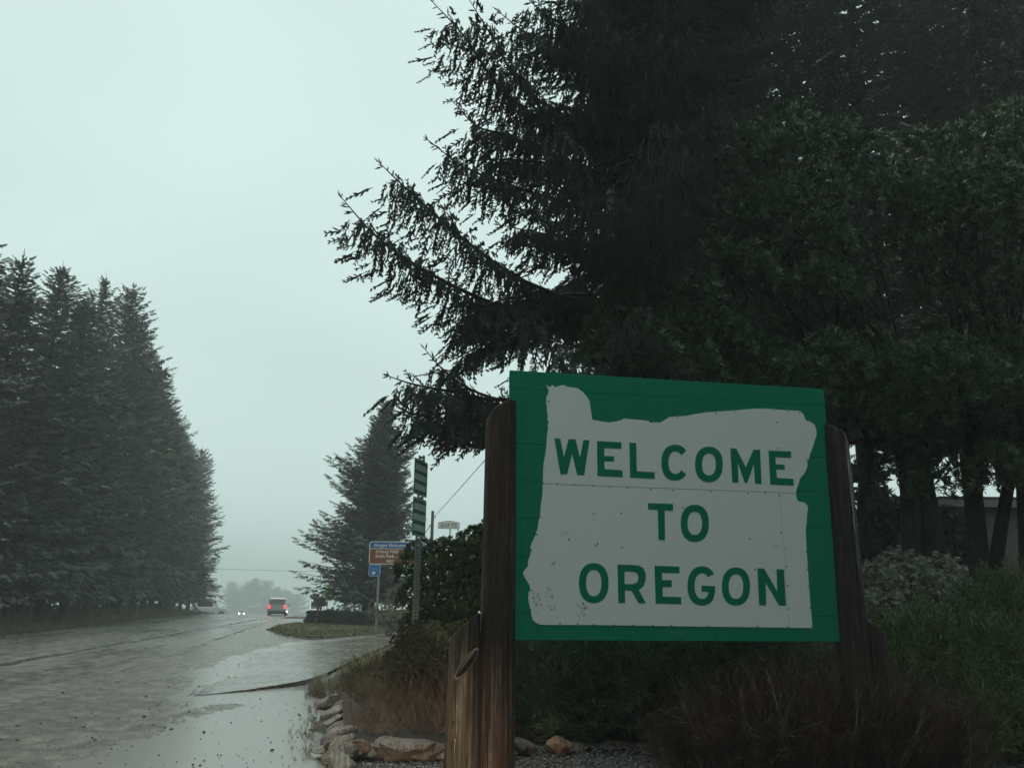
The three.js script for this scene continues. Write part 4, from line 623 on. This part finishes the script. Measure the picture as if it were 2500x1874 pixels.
// ------------------------------------------------------------------ border stones
{
  const stoneMap = texture(256, (u, v) => { const a = fbm(u, v, 40, 40, 3), b = fbm(u, v + .2, 5, 5, 4), c = 0.55 + 0.5 * (a - .5) + 0.6 * (b - .5); return [c, c * 0.97, c * 0.92]; }, true);
  const mats = [rgb(.56, .5, .45), rgb(.58, .36, .22), rgb(.4, .34, .31), rgb(.46, .5, .49), rgb(.34, .275, .25)].map(c => std({ color: c, map: stoneMap, bumpMap: gritBump, bumpScale: 0.01, roughness: 0.5 }));
  const labels = ['pale flat stone on edge in the border of the planting bed', 'orange brown stone in the border of the planting bed', 'long purplish stone slab in the border of the planting bed', 'bluish grey block ending the row of border stones', 'dark reddish stone in the border of the planting bed'];
  function stone(px, py, w, h, dpt, tilt, kind, seed, turn = 0, h0) {
    const g = new THREE.IcosahedronGeometry(0.5, 5), p = g.attributes.position, r = rng(seed), planes = [];
    for (let k = 0; k < 16; k++) { const n = V(r() - .5, r() - .5, r() - .5).normalize(); planes.push([n, 0.27 + 0.15 * r()]); }
    for (let i = 0; i < p.count; i++) { const v = V(p.getX(i), p.getY(i), p.getZ(i)).normalize(); let q = 0.5; for (const [n, o] of planes) { const c = v.dot(n); if (c > 0.05) q = Math.min(q, o / c); } q += 0.025 * fnoise(v.x * 5 + seed, v.y * 5, v.z * 5) + 0.018 * fnoise(v.x * 13, v.y * 13 + seed, v.z * 13); p.setXYZ(i, v.x * q, v.y * q, v.z * q); }
    g.scale(w * 1.28, h * 1.3, dpt * 1.25); const uv = g.attributes.uv; for (let i = 0; i < p.count; i++) uv.setXY(i, p.getX(i) * 2 + seed * .13, (p.getY(i) + p.getZ(i)) * 2);
    const c = onLevel(px, py, h0 ?? h * 0.6), o = solo('border_stone', toCreasedNormals(g, 0.35), mats[kind], labels[kind], 'stone', 'stones bordering the planting bed'); o.position.copy(c); o.rotation.set(0, turn, tilt);
  }
  // the edge running away from the viewer, set like slices
  stone(804, 1712, .3, .15, .3, .5, 0, 1, .3); stone(828, 1722, .28, .1, .25, .45, 0, 2, .2); stone(815, 1738, .3, .13, .3, .45, 0, 3, .3); stone(830, 1752, .26, .09, .26, .4, 0, 4, .1);
  stone(812, 1762, .28, .1, .28, .42, 0, 5, .2); stone(822, 1776, .34, .09, .3, .5, 2, 6, .3); stone(825, 1792, .32, .14, .3, .3, 0, 7, .1); stone(806, 1806, .24, .09, .26, .2, 4, 8, .2); stone(818, 1812, .2, .16, .2, -.5, 2, 9, .4);
  stone(800, 1826, .26, .05, .24, .1, 0, 10, .3); stone(830, 1832, .2, .28, .28, -.75, 0, 11, .2, .1); stone(822, 1846, .3, .16, .28, .3, 2, 12, .2); stone(843, 1818, .2, .16, .2, .2, 4, 13);
  stone(832, 1866, .24, .2, .26, .05, 3, 14, .1); stone(868, 1834, .22, .15, .2, .2, 1, 15, .1); stone(790, 1850, .14, .06, .14, 0, 4, 16);
  // the front edge
  stone(912, 1836, .26, .13, .24, .2, 4, 17); stone(935, 1826, .3, .18, .28, .12, 2, 18, .1); stone(985, 1828, .5, .2, .3, -.03, 2, 19, .05); stone(1035, 1832, .36, .17, .3, -.06, 4, 20, -.1); stone(1070, 1836, .32, .13, .26, 0, 0, 21, .2); stone(1110, 1838, .28, .13, .24, 0, 4, 22);
  stone(1160, 1835, .3, .14, .26, 0, 2, 23, .1); stone(1215, 1834, .3, .15, .26, .1, 4, 24); stone(1265, 1826, .3, .15, .26, -.1, 4, 25); stone(1306, 1826, .3, .08, .22, -.3, 0, 26, -.1); stone(1336, 1832, .2, .06, .18, -.15, 3, 27); stone(1367, 1824, .22, .16, .2, .05, 1, 28); stone(1400, 1828, .26, .1, .22, 0, 4, 29); stone(1450, 1826, .36, .09, .24, 0, 4, 30); stone(1510, 1826, .34, .1, .24, 0, 2, 31); stone(1575, 1826, .36, .1, .24, 0, 4, 32);
}

// ------------------------------------------------------------------ road signs
const steel = std({ color: rgb(.3, .31, .3), roughness: 0.45, metalness: 0.7 }), signBack = std({ color: rgb(.4, .41, .4), roughness: 0.4, metalness: 0.6 });
function roundedPlate(w, h, r, t) { const s = new THREE.Shape(); s.moveTo(-w / 2 + r, -h / 2); s.lineTo(w / 2 - r, -h / 2); s.quadraticCurveTo(w / 2, -h / 2, w / 2, -h / 2 + r); s.lineTo(w / 2, h / 2 - r); s.quadraticCurveTo(w / 2, h / 2, w / 2 - r, h / 2); s.lineTo(-w / 2 + r, h / 2); s.quadraticCurveTo(-w / 2, h / 2, -w / 2, h / 2 - r); s.lineTo(-w / 2, -h / 2 + r); s.quadraticCurveTo(-w / 2, -h / 2, -w / 2 + r, -h / 2); const g = new THREE.ExtrudeGeometry(s, { depth: t, bevelEnabled: false, curveSegments: 6 }); const p = g.attributes.position, uv = g.attributes.uv; for (let i = 0; i < p.count; i++) uv.setXY(i, p.getX(i) / w + .5, p.getY(i) / h + .5); return g; }
function perforated(h) { // square steel tube with rows of punched holes (dark plugs set into the face)
  const w = 0.055, bars = [], s = w / 2 - 0.006;
  for (const [x, z] of [[-s, -s], [s, -s], [-s, s], [s, s]]) bars.push(box(0.012, h, 0.012, x, h / 2, z).translate(x > 0 ? .003 : -.003, 0, z > 0 ? .003 : -.003)); // corners
  for (let y = 0.012; y < h; y += 0.0254 * 1.6) { bars.push(box(0.032, 0.018, 0.003, 0, y, w / 2 - 0.002)); bars.push(box(0.032, 0.018, 0.003, 0, y, -w / 2 + 0.002)); bars.push(box(0.003, 0.018, 0.032, w / 2 - 0.002, y, 0)); bars.push(box(0.003, 0.018, 0.032, -w / 2 + 0.002, y, 0)); }
  return merge(bars);
}
{ // two green place signs seen almost edge-on
  const b = at(1014, 1520, 10.2), y0 = land(b.x, 10.2), top = at(1035, 1112, 10.2).y; b.y = y0; const H = top - y0;
  const t = thing('distance_sign', 'two narrow green road signs seen nearly edge-on on a perforated steel post', 'road sign', b); t.rotation.y = 1.33; 
  part('post', perforated(H), steel, t);
  const face = k => canvasTexture(512, 384, (g, w, h) => { g.fillStyle = '#0d6b46'; g.fillRect(0, 0, w, h); g.strokeStyle = '#dfe8e2'; g.lineWidth = 8; g.strokeRect(10, 10, w - 20, h - 20); g.fillStyle = '#dfe8e2'; const r = rng(k); for (let i = 0; i < 3; i++) for (let x = 40 + 20 * r(); x < w - 60; x += 44) { g.fillRect(x, 55 + i * 105, 34, 66); } });
  const u = at(1024, 1127, 10.2).y, m1 = at(1018, 1212, 10.2).y, m2 = at(1018, 1219, 10.2).y, l = at(1008, 1311, 10.2).y;
  for (const [a, c, k] of [[u, m1, 1], [m2, l, 2]]) { const sp = part('sign_panel', roundedPlate(0.46, a - c, 0.02, 0.003).translate(-0.1, (a + c) / 2 - y0, 0.031), std({ color: 0xffffff, map: face(k), roughness: 0.45 }), t); const bolts = [0.75, -0.75].map(q => new THREE.CylinderGeometry(.009, .009, .09, 8).rotateX(Math.PI / 2).translate(0, (a + c) / 2 - y0 + q * (a - c) / 2, 0)); bolts.forEach(q => part('bolt', q, steel, sp)); }
}
{ // brown and blue visitor sign
  const d = 38, b = at(918, 1530, d); b.y = 0; const t = thing('visitor_sign', 'blue and brown visitor sign with small blue plate below, partly behind the laurel bush', 'road sign', b);
  const L = at(903, 1321, d), R = at(1035, 1324, d), bot = at(902, 1377, d).y, w = R.x - L.x, h = L.y - bot, cx = (L.x + R.x) / 2 - b.x, cy = (L.y + bot) / 2;
  const face = canvasTexture(780, 330, (g, W, H) => {
    g.fillStyle = '#8a4a2c'; g.fillRect(0, 0, W, H); g.fillStyle = '#1e56a4'; g.fillRect(0, 0, W, H * .3); g.fillStyle = '#e6e4dc'; g.fillRect(0, H * .3, W, 9);
    g.strokeStyle = '#e6e4dc'; g.lineWidth = 12; g.beginPath(); g.roundRect(6, 6, W - 12, H - 12, 30); g.stroke(); g.fillStyle = '#f0ede4'; g.textBaseline = 'middle';
    const line = (s, x, y, wd, px) => { g.font = `bold ${px}px sans-serif`; g.save(); g.translate(x, y); g.scale(wd / g.measureText(s).width, 1); g.fillText(s, 0, 0); g.restore(); };
    line('Oregon Welcome Center', 62, 56, 660, 62); line('Crissey Field', 92, 146, 330, 62); line('State Park', 92, 212, 270, 62); line('NEXT', 250, 282, 106, 52);
  });
  part('sign_panel', roundedPlate(w, h, 0.09, 0.01).translate(cx, cy, 0.05), std({ color: 0xffffff, map: face, roughness: 0.45 }), t);
  const p0 = at(901, 1378, d), p1 = at(928, 1406, d), pw = p1.x - p0.x, ph = p0.y - p1.y;
  const small = canvasTexture(256, 256, (g) => { g.fillStyle = '#1f66b4'; g.fillRect(0, 0, 256, 256); g.strokeStyle = '#cfe0ea'; g.lineWidth = 10; g.beginPath(); g.roundRect(6, 6, 244, 244, 22); g.stroke(); g.fillStyle = '#f1efe2'; g.beginPath(); g.moveTo(60, 190); g.lineTo(115, 140); g.lineTo(165, 178); g.lineTo(105, 232); g.closePath(); g.fill(); g.strokeStyle = '#7fc0e6'; g.lineWidth = 9; g.beginPath(); g.moveTo(34, 95); g.lineTo(48, 150); g.moveTo(44, 88); g.lineTo(106, 80); g.lineTo(112, 132); g.moveTo(186, 50); g.lineTo(186, 150); g.moveTo(140, 50); g.lineTo(150, 110); g.stroke(); });
  part('symbol_plate', roundedPlate(pw, ph, 0.05, 0.008).translate((p0.x + p1.x) / 2 - b.x, (p0.y + p1.y) / 2, 0.05), std({ color: 0xffffff, map: small, roughness: 0.45 }), t);
  const pm = std({ color: rgb(.3, .27, .24), roughness: 0.7 }); part('post', box(0.09, L.y - 0.05, 0.09, 0, (L.y - 0.05) / 2, 0), pm, t); part('post', box(0.09, L.y - 0.05, 0.09, w * 0.68, (L.y - 0.05) / 2, 0), pm, t);
}
{ // gifts sign on a pole
  const d = 72, a = at(1070, 1275, d), c = at(1122, 1291, d), b = at(1096, 1300, d); b.y = 0; const t = thing('gift_shop_sign', 'white signboard reading GIFTS with peaked top on a white pole', 'sign', b);
  const x0 = a.x - b.x, x1 = c.x - b.x, y0 = c.y, y1 = a.y, pk = at(1096, 1271, d).y; const s = new THREE.Shape([[x0, y0 + .03], [x0 + .06, y0], [x1 - .06, y0], [x1, y0 + .03], [x1, y1], [0.1, pk], [-0.1, pk], [x0, y1]].map(q => new THREE.Vector2(...q)));
  const g = new THREE.ExtrudeGeometry(s, { depth: 0.2, bevelEnabled: false }); const p = g.attributes.position, uv = g.attributes.uv; for (let i = 0; i < p.count; i++) uv.setXY(i, (p.getX(i) - x0) / (x1 - x0), (p.getY(i) - y0) / (pk - y0));
  const f = canvasTexture(512, 190, (q, w, h) => { q.fillStyle = '#cfd2cc'; q.fillRect(0, 0, w, h); q.strokeStyle = '#77736c'; q.lineWidth = 9; q.beginPath(); q.moveTo(6, h - 6); q.lineTo(w - 6, h - 6); q.lineTo(w - 6, 44); q.lineTo(w / 2, 5); q.lineTo(6, 44); q.closePath(); q.stroke(); q.fillStyle = '#6d3f38'; q.font = 'bold 128px sans-serif'; q.textAlign = 'center'; q.textBaseline = 'middle'; q.save(); q.translate(w / 2, h / 2 + 18); q.scale(1.15, 1); q.fillText('GIFTS', 0, 0); q.restore(); });
  part('signboard', g, std({ color: 0xffffff, map: f, roughness: 0.6 }), t); part('pole', box(0.16, y0, 0.16, 0.1, y0 / 2, 0.1), std({ color: rgb(.6, .62, .6) }), t); part('pole', box(0.1, y0, 0.1, 0.75, y0 / 2, 0.1), std({ color: rgb(.55, .57, .55) }), t);
}
{ // utility pole, the wires it carries, and the pole they run to behind the viewer
  const d = 70, b = at(1051, 1400, d), top = at(1053, 1247, d).y; b.y = 0; const wood = std({ color: rgb(.16, .125, .1), map: barkColor, roughness: .8 });
  const t = thing('utility_pole', 'brown wooden utility pole beyond the laurel bush', 'pole', b); part('shaft', new THREE.CylinderGeometry(.12, .16, top + .3, 12).translate(0, top / 2 - .15, 0), wood, t); part('insulator', new THREE.CylinderGeometry(.05, .06, .2, 8).translate(.2, top - .45, 0), std({ color: rgb(.3, .3, .3) }), t); part('insulator', new THREE.CylinderGeometry(.05, .06, .2, 8).translate(-.2, top - 1.2, 0), std({ color: rgb(.3, .3, .3) }), t);
  const b2 = V(3.1, 0, -19), h2 = top; b2.y = 0; const t2 = thing('utility_pole', 'wooden utility pole hidden among the boughs behind the great spruce', 'pole', b2); part('shaft', new THREE.CylinderGeometry(.12, .16, h2 + .3, 12).translate(0, h2 / 2 - .15, 0), wood, t2); part('insulator', new THREE.CylinderGeometry(.05, .06, .2, 8).translate(-.2, h2 - .45, 0), std({ color: rgb(.3, .3, .3) }), t2);
  const wire = std({ color: rgb(.06, .06, .06), roughness: .6 }); const A = V(b.x + .2, top - .4, b.z), M = at(1175, 1131, 44), dir = M.clone().sub(A), B = A.clone().addScaledVector(dir, (-19 - A.z) / dir.z); t2.position.x = B.x + .2;
  solo('overhead_wire', tube([A, A.clone().lerp(B, .33).add(V(0, -.05, 0)), B], .022, .022, 5, 40), wire, 'single overhead wire rising from the utility pole past the sign post', 'wire');
  const E = at(1018, 1325, 120); solo('overhead_wire', tube([V(b.x - .2, top - 1.2, b.z), V(b.x - .2, top - 1.2, b.z).lerp(E, .5).add(V(0, -.25, 0)), E], .03, .03, 5, 12), wire, 'overhead wire running from the utility pole on into the fog', 'wire');
  solo('overhead_wire', tube([at(430, 1384, 170), at(620, 1391, 168), at(760, 1394, 166), at(960, 1392, 164)], .03, .03, 5, 24), wire, 'fogged overhead wire crossing high above the far road', 'wire');
}
{ // mailboxes
  const d = 49, b = at(776, 1520, d); b.y = 0; const t = thing('mailbox_stand', 'cluster of grey mailboxes on one wooden stand behind the clipped hedge', 'mailbox', b); const wood = std({ color: rgb(.24, .2, .16), roughness: .8 }), tin = std({ color: rgb(.2, .21, .2), roughness: .5, metalness: .4 });
  const yb = at(776, 1479, d).y; part('post', box(.11, yb, .11, -.05, yb / 2, 0), wood, t); part('post', box(.09, yb * 1.0, .09, 0, yb / 2, 0).applyMatrix4(new THREE.Matrix4().makeShear(0, 0, .1, 0, 0, 0)), wood, t); part('shelf', box(.55, .05, .4, 0, yb, 0), wood, t);
  const mb = () => { const s = new THREE.Shape(); s.moveTo(-.085, 0); s.lineTo(.085, 0); s.lineTo(.085, .13); s.absarc(0, .13, .085, 0, Math.PI, false); s.lineTo(-.085, 0); return new THREE.ExtrudeGeometry(s, { depth: .46, bevelEnabled: true, bevelSize: .006, bevelThickness: .006, bevelSegments: 2, curveSegments: 10 }).translate(0, 0, -.23); };
  for (const [x, y, a] of [[-.2, .03, .15], [0, .03, 0], [.2, .02, -.1], [-.08, .25, .05], [.11, .24, 0]]) part('mailbox', mb().rotateY(a + 1.25).translate(x, yb + y, 0), tin, t);
}
{ // far pedestrian sign, pale green
  const d = 84, b = at(797, 1500, d); b.y = 0; const t = thing('crossing_sign', 'pale lime green crossing sign on a thin post in the fog', 'road sign', b), y = at(800, 1441, d).y; part('post', box(.08, y, .08, 0, y / 2, 0), steel, t);
  const s = new THREE.Shape([[-.42, -.35], [.42, -.35], [.42, .15], [0, .62], [-.42, .15]].map(q => new THREE.Vector2(...q))); part('panel', new THREE.ExtrudeGeometry(s, { depth: .01, bevelEnabled: false }).translate(.05, y, .05), std({ color: rgb(.35, .8, .22), roughness: .5 }), t); part('arrow_plate', box(.6, .3, .01, .05, y - .58, .05), std({ color: rgb(.35, .8, .22), roughness: .5 }), t);
}

// ------------------------------------------------------------------ vehicles
function car(label, pos, turn, paint, { tall = 1.72, beam = 0, tail = 0, lamp = rgb(1, .86, .66), aim, angle = .16 } = {}) {
  const t = thing('car', label, 'car', pos); t.rotation.y = turn; // nose towards +z
  const W = 1.86, pm = phys({ color: paint, roughness: .35, metalness: .3, clearcoat: .7, clearcoatRoughness: .15 }), dark = std({ color: tail ? rgb(.11, .12, .12) : rgb(.015, .016, .017), roughness: .15 }), rubber = std({ color: rgb(.025, .025, .025), roughness: .85 });
  const prof = (pts, w, bev) => { const s = new THREE.Shape(); s.moveTo(...pts[0]); s.splineThru ? 0 : 0; pts.slice(1).forEach(p => s.lineTo(...p)); return new THREE.ExtrudeGeometry(s, { depth: w - 2 * bev, bevelEnabled: true, bevelSize: bev, bevelThickness: bev, bevelSegments: 4 }).translate(0, 0, -(w - 2 * bev) / 2).rotateY(-Math.PI / 2); };
  part('body', prof([[-2.25, .42], [-2.3, .62], [-2.24, 1.0], [-2.0, 1.06], [1.0, 1.06], [2.05, .93], [2.24, .78], [2.28, .5], [2.2, .32], [1.85, .3], [1.78, .52], [1.6, .66], [1.35, .7], [1.1, .66], [.94, .52], [.88, .28], [-.92, .28], [-1.0, .52], [-1.16, .66], [-1.4, .7], [-1.64, .66], [-1.8, .52], [-1.88, .34]], W, .07), pm, t);
  part('cabin', prof([[-2.12, 1.04], [-1.95, tall - .12], [-1.7, tall], [.1, tall], [.35, tall - .06], [1.12, 1.06]], W - .22, .1), pm, t);
  part('windscreen', new THREE.PlaneGeometry(1.42, .78).rotateX(-.86).translate(0, (tall + 1.06) / 2 + .03, .86), dark, t); part('rear_window', new THREE.PlaneGeometry(1.4, .5).rotateX(.25).translate(0, (tall + 1.06) / 2 + .03, -2.15), dark, t);
  for (const sx of [-1, 1]) { part('side_window', box(.02, tall - 1.3, 1.9, sx * (W / 2 - .115), (tall + 1.06) / 2, -.75), dark, t); part('wing_mirror', new RoundedBoxGeometry(.2, .16, .1, 3, .03).translate(sx * (W / 2 + .08), 1.12, .72), pm, t); }
  for (const sx of [-1, 1]) for (const z of [1.35, -1.4]) { const w = part('wheel', new THREE.TorusGeometry(.26, .095, 12, 28).rotateY(Math.PI / 2).scale(1.15, 1, 1).translate(sx * (W / 2 - .12), .35, z), rubber, t); part('rim', new THREE.CylinderGeometry(.2, .2, .16, 20).rotateZ(Math.PI / 2).translate(sx * (W / 2 - .12), .35, z), steel, w); }
  part('bumper', new RoundedBoxGeometry(W - .1, .2, .2, 3, .06).translate(0, .45, 2.24), dark, t); part('bumper', new RoundedBoxGeometry(W - .1, .2, .2, 3, .06).translate(0, .48, -2.27), dark, t); part('grille', box(.8, .14, .04, 0, .68, 2.3), dark, t);
  for (const sx of [-1, 1]) {
    part('headlight', new THREE.SphereGeometry(.1, 18, 12).scale(1.35, .85, .35).translate(sx * .66, .74, 2.36), beam ? std({ color: 0xffffff, emissive: lamp, emissiveIntensity: beam > 100 ? 60 : 8 }) : std({ color: rgb(.6, .62, .62), roughness: .1 }), t);
    part('tail_light', new RoundedBoxGeometry(.2, .34, .06, 3, .025).translate(sx * .78, .92, -2.38), tail ? std({ color: rgb(.4, .02, .02), emissive: rgb(1, .05, .05), emissiveIntensity: tail }) : std({ color: rgb(.25, .015, .015), roughness: .2 }), t);
    if (beam) { const s = new THREE.SpotLight(lamp, beam, 0, angle, .9, 2); s.position.set(sx * .66, .74, 2.44); s.shadow.radius = 4; s.castShadow = true; const a = aim ? t.worldToLocal(aim.clone()) : V(sx * .66, -.4, 40); s.target.position.copy(a).x += sx * .3; t.add(s, s.target); }
    if (tail) { const q = new THREE.PointLight(rgb(1, .06, .05), 0.15, 0, 2); q.position.set(sx * .78, .92, -2.5); q.shadow.radius = 5; q.castShadow = true; t.add(q); }
  }
  t.updateMatrixWorld(true); return t;
}
{
  const p = onLevel(677, 1503); const a = Math.atan(0.21); car('pale grey car driving away in the fog with red tail lights lit', V(p.x, 0, p.z), Math.PI + a, rgb(.26, .28, .275), { tail: 3 });
  const q = at(588, 1497, 265); q.y = dip(265) + .04; car('oncoming car in thick fog with white headlights shining', q, .36, rgb(.3, .32, .32), { beam: 200, lamp: rgb(1, .97, .9), angle: .3 });
  const w = at(513, 1497, 118); w.y = land(w.x, 118); car('pale car parked beyond the last spruce of the row', w, 1.9, rgb(.75, .77, .77), { tall: 2.0 });
  const v = at(770, 1482, 120); v.y = land(v.x, 120); car('faint white car facing along the roadside beyond the mailboxes, headlights on', v, .3, rgb(.6, .62, .62), { beam: 6, lamp: rgb(1, .98, .94), angle: .3 });
  // the car waiting beside the viewpoint; its dipped beams warm the posts and stones
  const own = car('dark car waiting on the pull-off behind the viewpoint, dipped headlights on', V(-1.5, 0.01, 3.4), Math.PI - .06, rgb(.05, .055, .06), {});
  own.userData.label = 'dark car waiting on the pull-off behind the viewpoint, dipped headlights on';
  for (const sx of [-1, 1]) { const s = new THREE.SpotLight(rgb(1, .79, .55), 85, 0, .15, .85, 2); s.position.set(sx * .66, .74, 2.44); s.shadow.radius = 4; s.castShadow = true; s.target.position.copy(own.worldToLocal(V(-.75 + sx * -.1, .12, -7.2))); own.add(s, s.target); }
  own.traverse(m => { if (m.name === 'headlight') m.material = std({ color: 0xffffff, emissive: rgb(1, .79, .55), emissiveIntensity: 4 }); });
}

// ------------------------------------------------------------------ far and half-hidden things
{ // pale house behind the trunks
  const d = 24, a = at(2325, 1400, d), t = thing('house', 'pale grey house wall with straight eaves behind the dark trunks', 'house', V(a.x, land(a.x, d) - .2, -d)); const yt = at(2400, 1228, d).y - t.position.y;
  const wall = std({ color: rgb(.24, .235, .225), map: stuccoMap(), roughness: .8 }); part('wall', box(8, yt, 5, 4, yt / 2, -2.5), wall, t); part('roof', box(8.6, .14, 5.7, 4, yt + .07, -2.5), std({ color: rgb(.12, .12, .12), roughness: .7 }), t); part('fascia', box(8.62, .2, .05, 4, yt - .05, .37), std({ color: rgb(.4, .4, .38) }), t);
  part('window', box(.9, 1.0, .05, 4.2, yt - .95, .02), std({ color: rgb(.03, .035, .035), roughness: .1 }), t);
}
function stuccoMap() { return texture(256, (u, v) => { const a = fbm(u, v, 50, 50, 3), b = fbm(u, v + .4, 4, 3, 4); const c = .8 + .2 * (a - .5) + .3 * (b - .5); return [c, c, c * .98]; }, true); }
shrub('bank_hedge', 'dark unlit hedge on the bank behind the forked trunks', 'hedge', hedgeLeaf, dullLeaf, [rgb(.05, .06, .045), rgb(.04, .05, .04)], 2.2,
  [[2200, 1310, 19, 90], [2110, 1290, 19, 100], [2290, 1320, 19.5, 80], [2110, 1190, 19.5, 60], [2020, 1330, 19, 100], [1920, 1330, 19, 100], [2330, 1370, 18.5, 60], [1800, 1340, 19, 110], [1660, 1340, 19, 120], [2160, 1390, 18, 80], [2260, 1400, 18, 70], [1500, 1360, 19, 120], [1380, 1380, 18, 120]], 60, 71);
{ // ghostly trees far along the road
  const L = 'ghostly tree barely showing through fog at the end of the road', G = 'ghostly far trees at the road end';
  const far = (px, d, h, seed, rad) => { const p = at(px, 1490, d); p.y = dip(d) - .3; conifer('far_tree', L, G, { h, rad, bare: 1, seed, fan: 2.6, step: 1.3, trunk: .3, power: .4, tones: rowTones, per: 8 }).position.copy(p); };
  far(618, 560, 21, 81, 8); far(645, 570, 20, 82, 9); far(600, 580, 19, 83, 9); far(672, 590, 16, 84, 9); far(560, 590, 19, 85, 9); far(700, 590, 13, 86, 9); far(725, 560, 11, 87, 8); far(578, 560, 13, 88, 8);
}
shade(scene);
renderer.render(scene, camera);
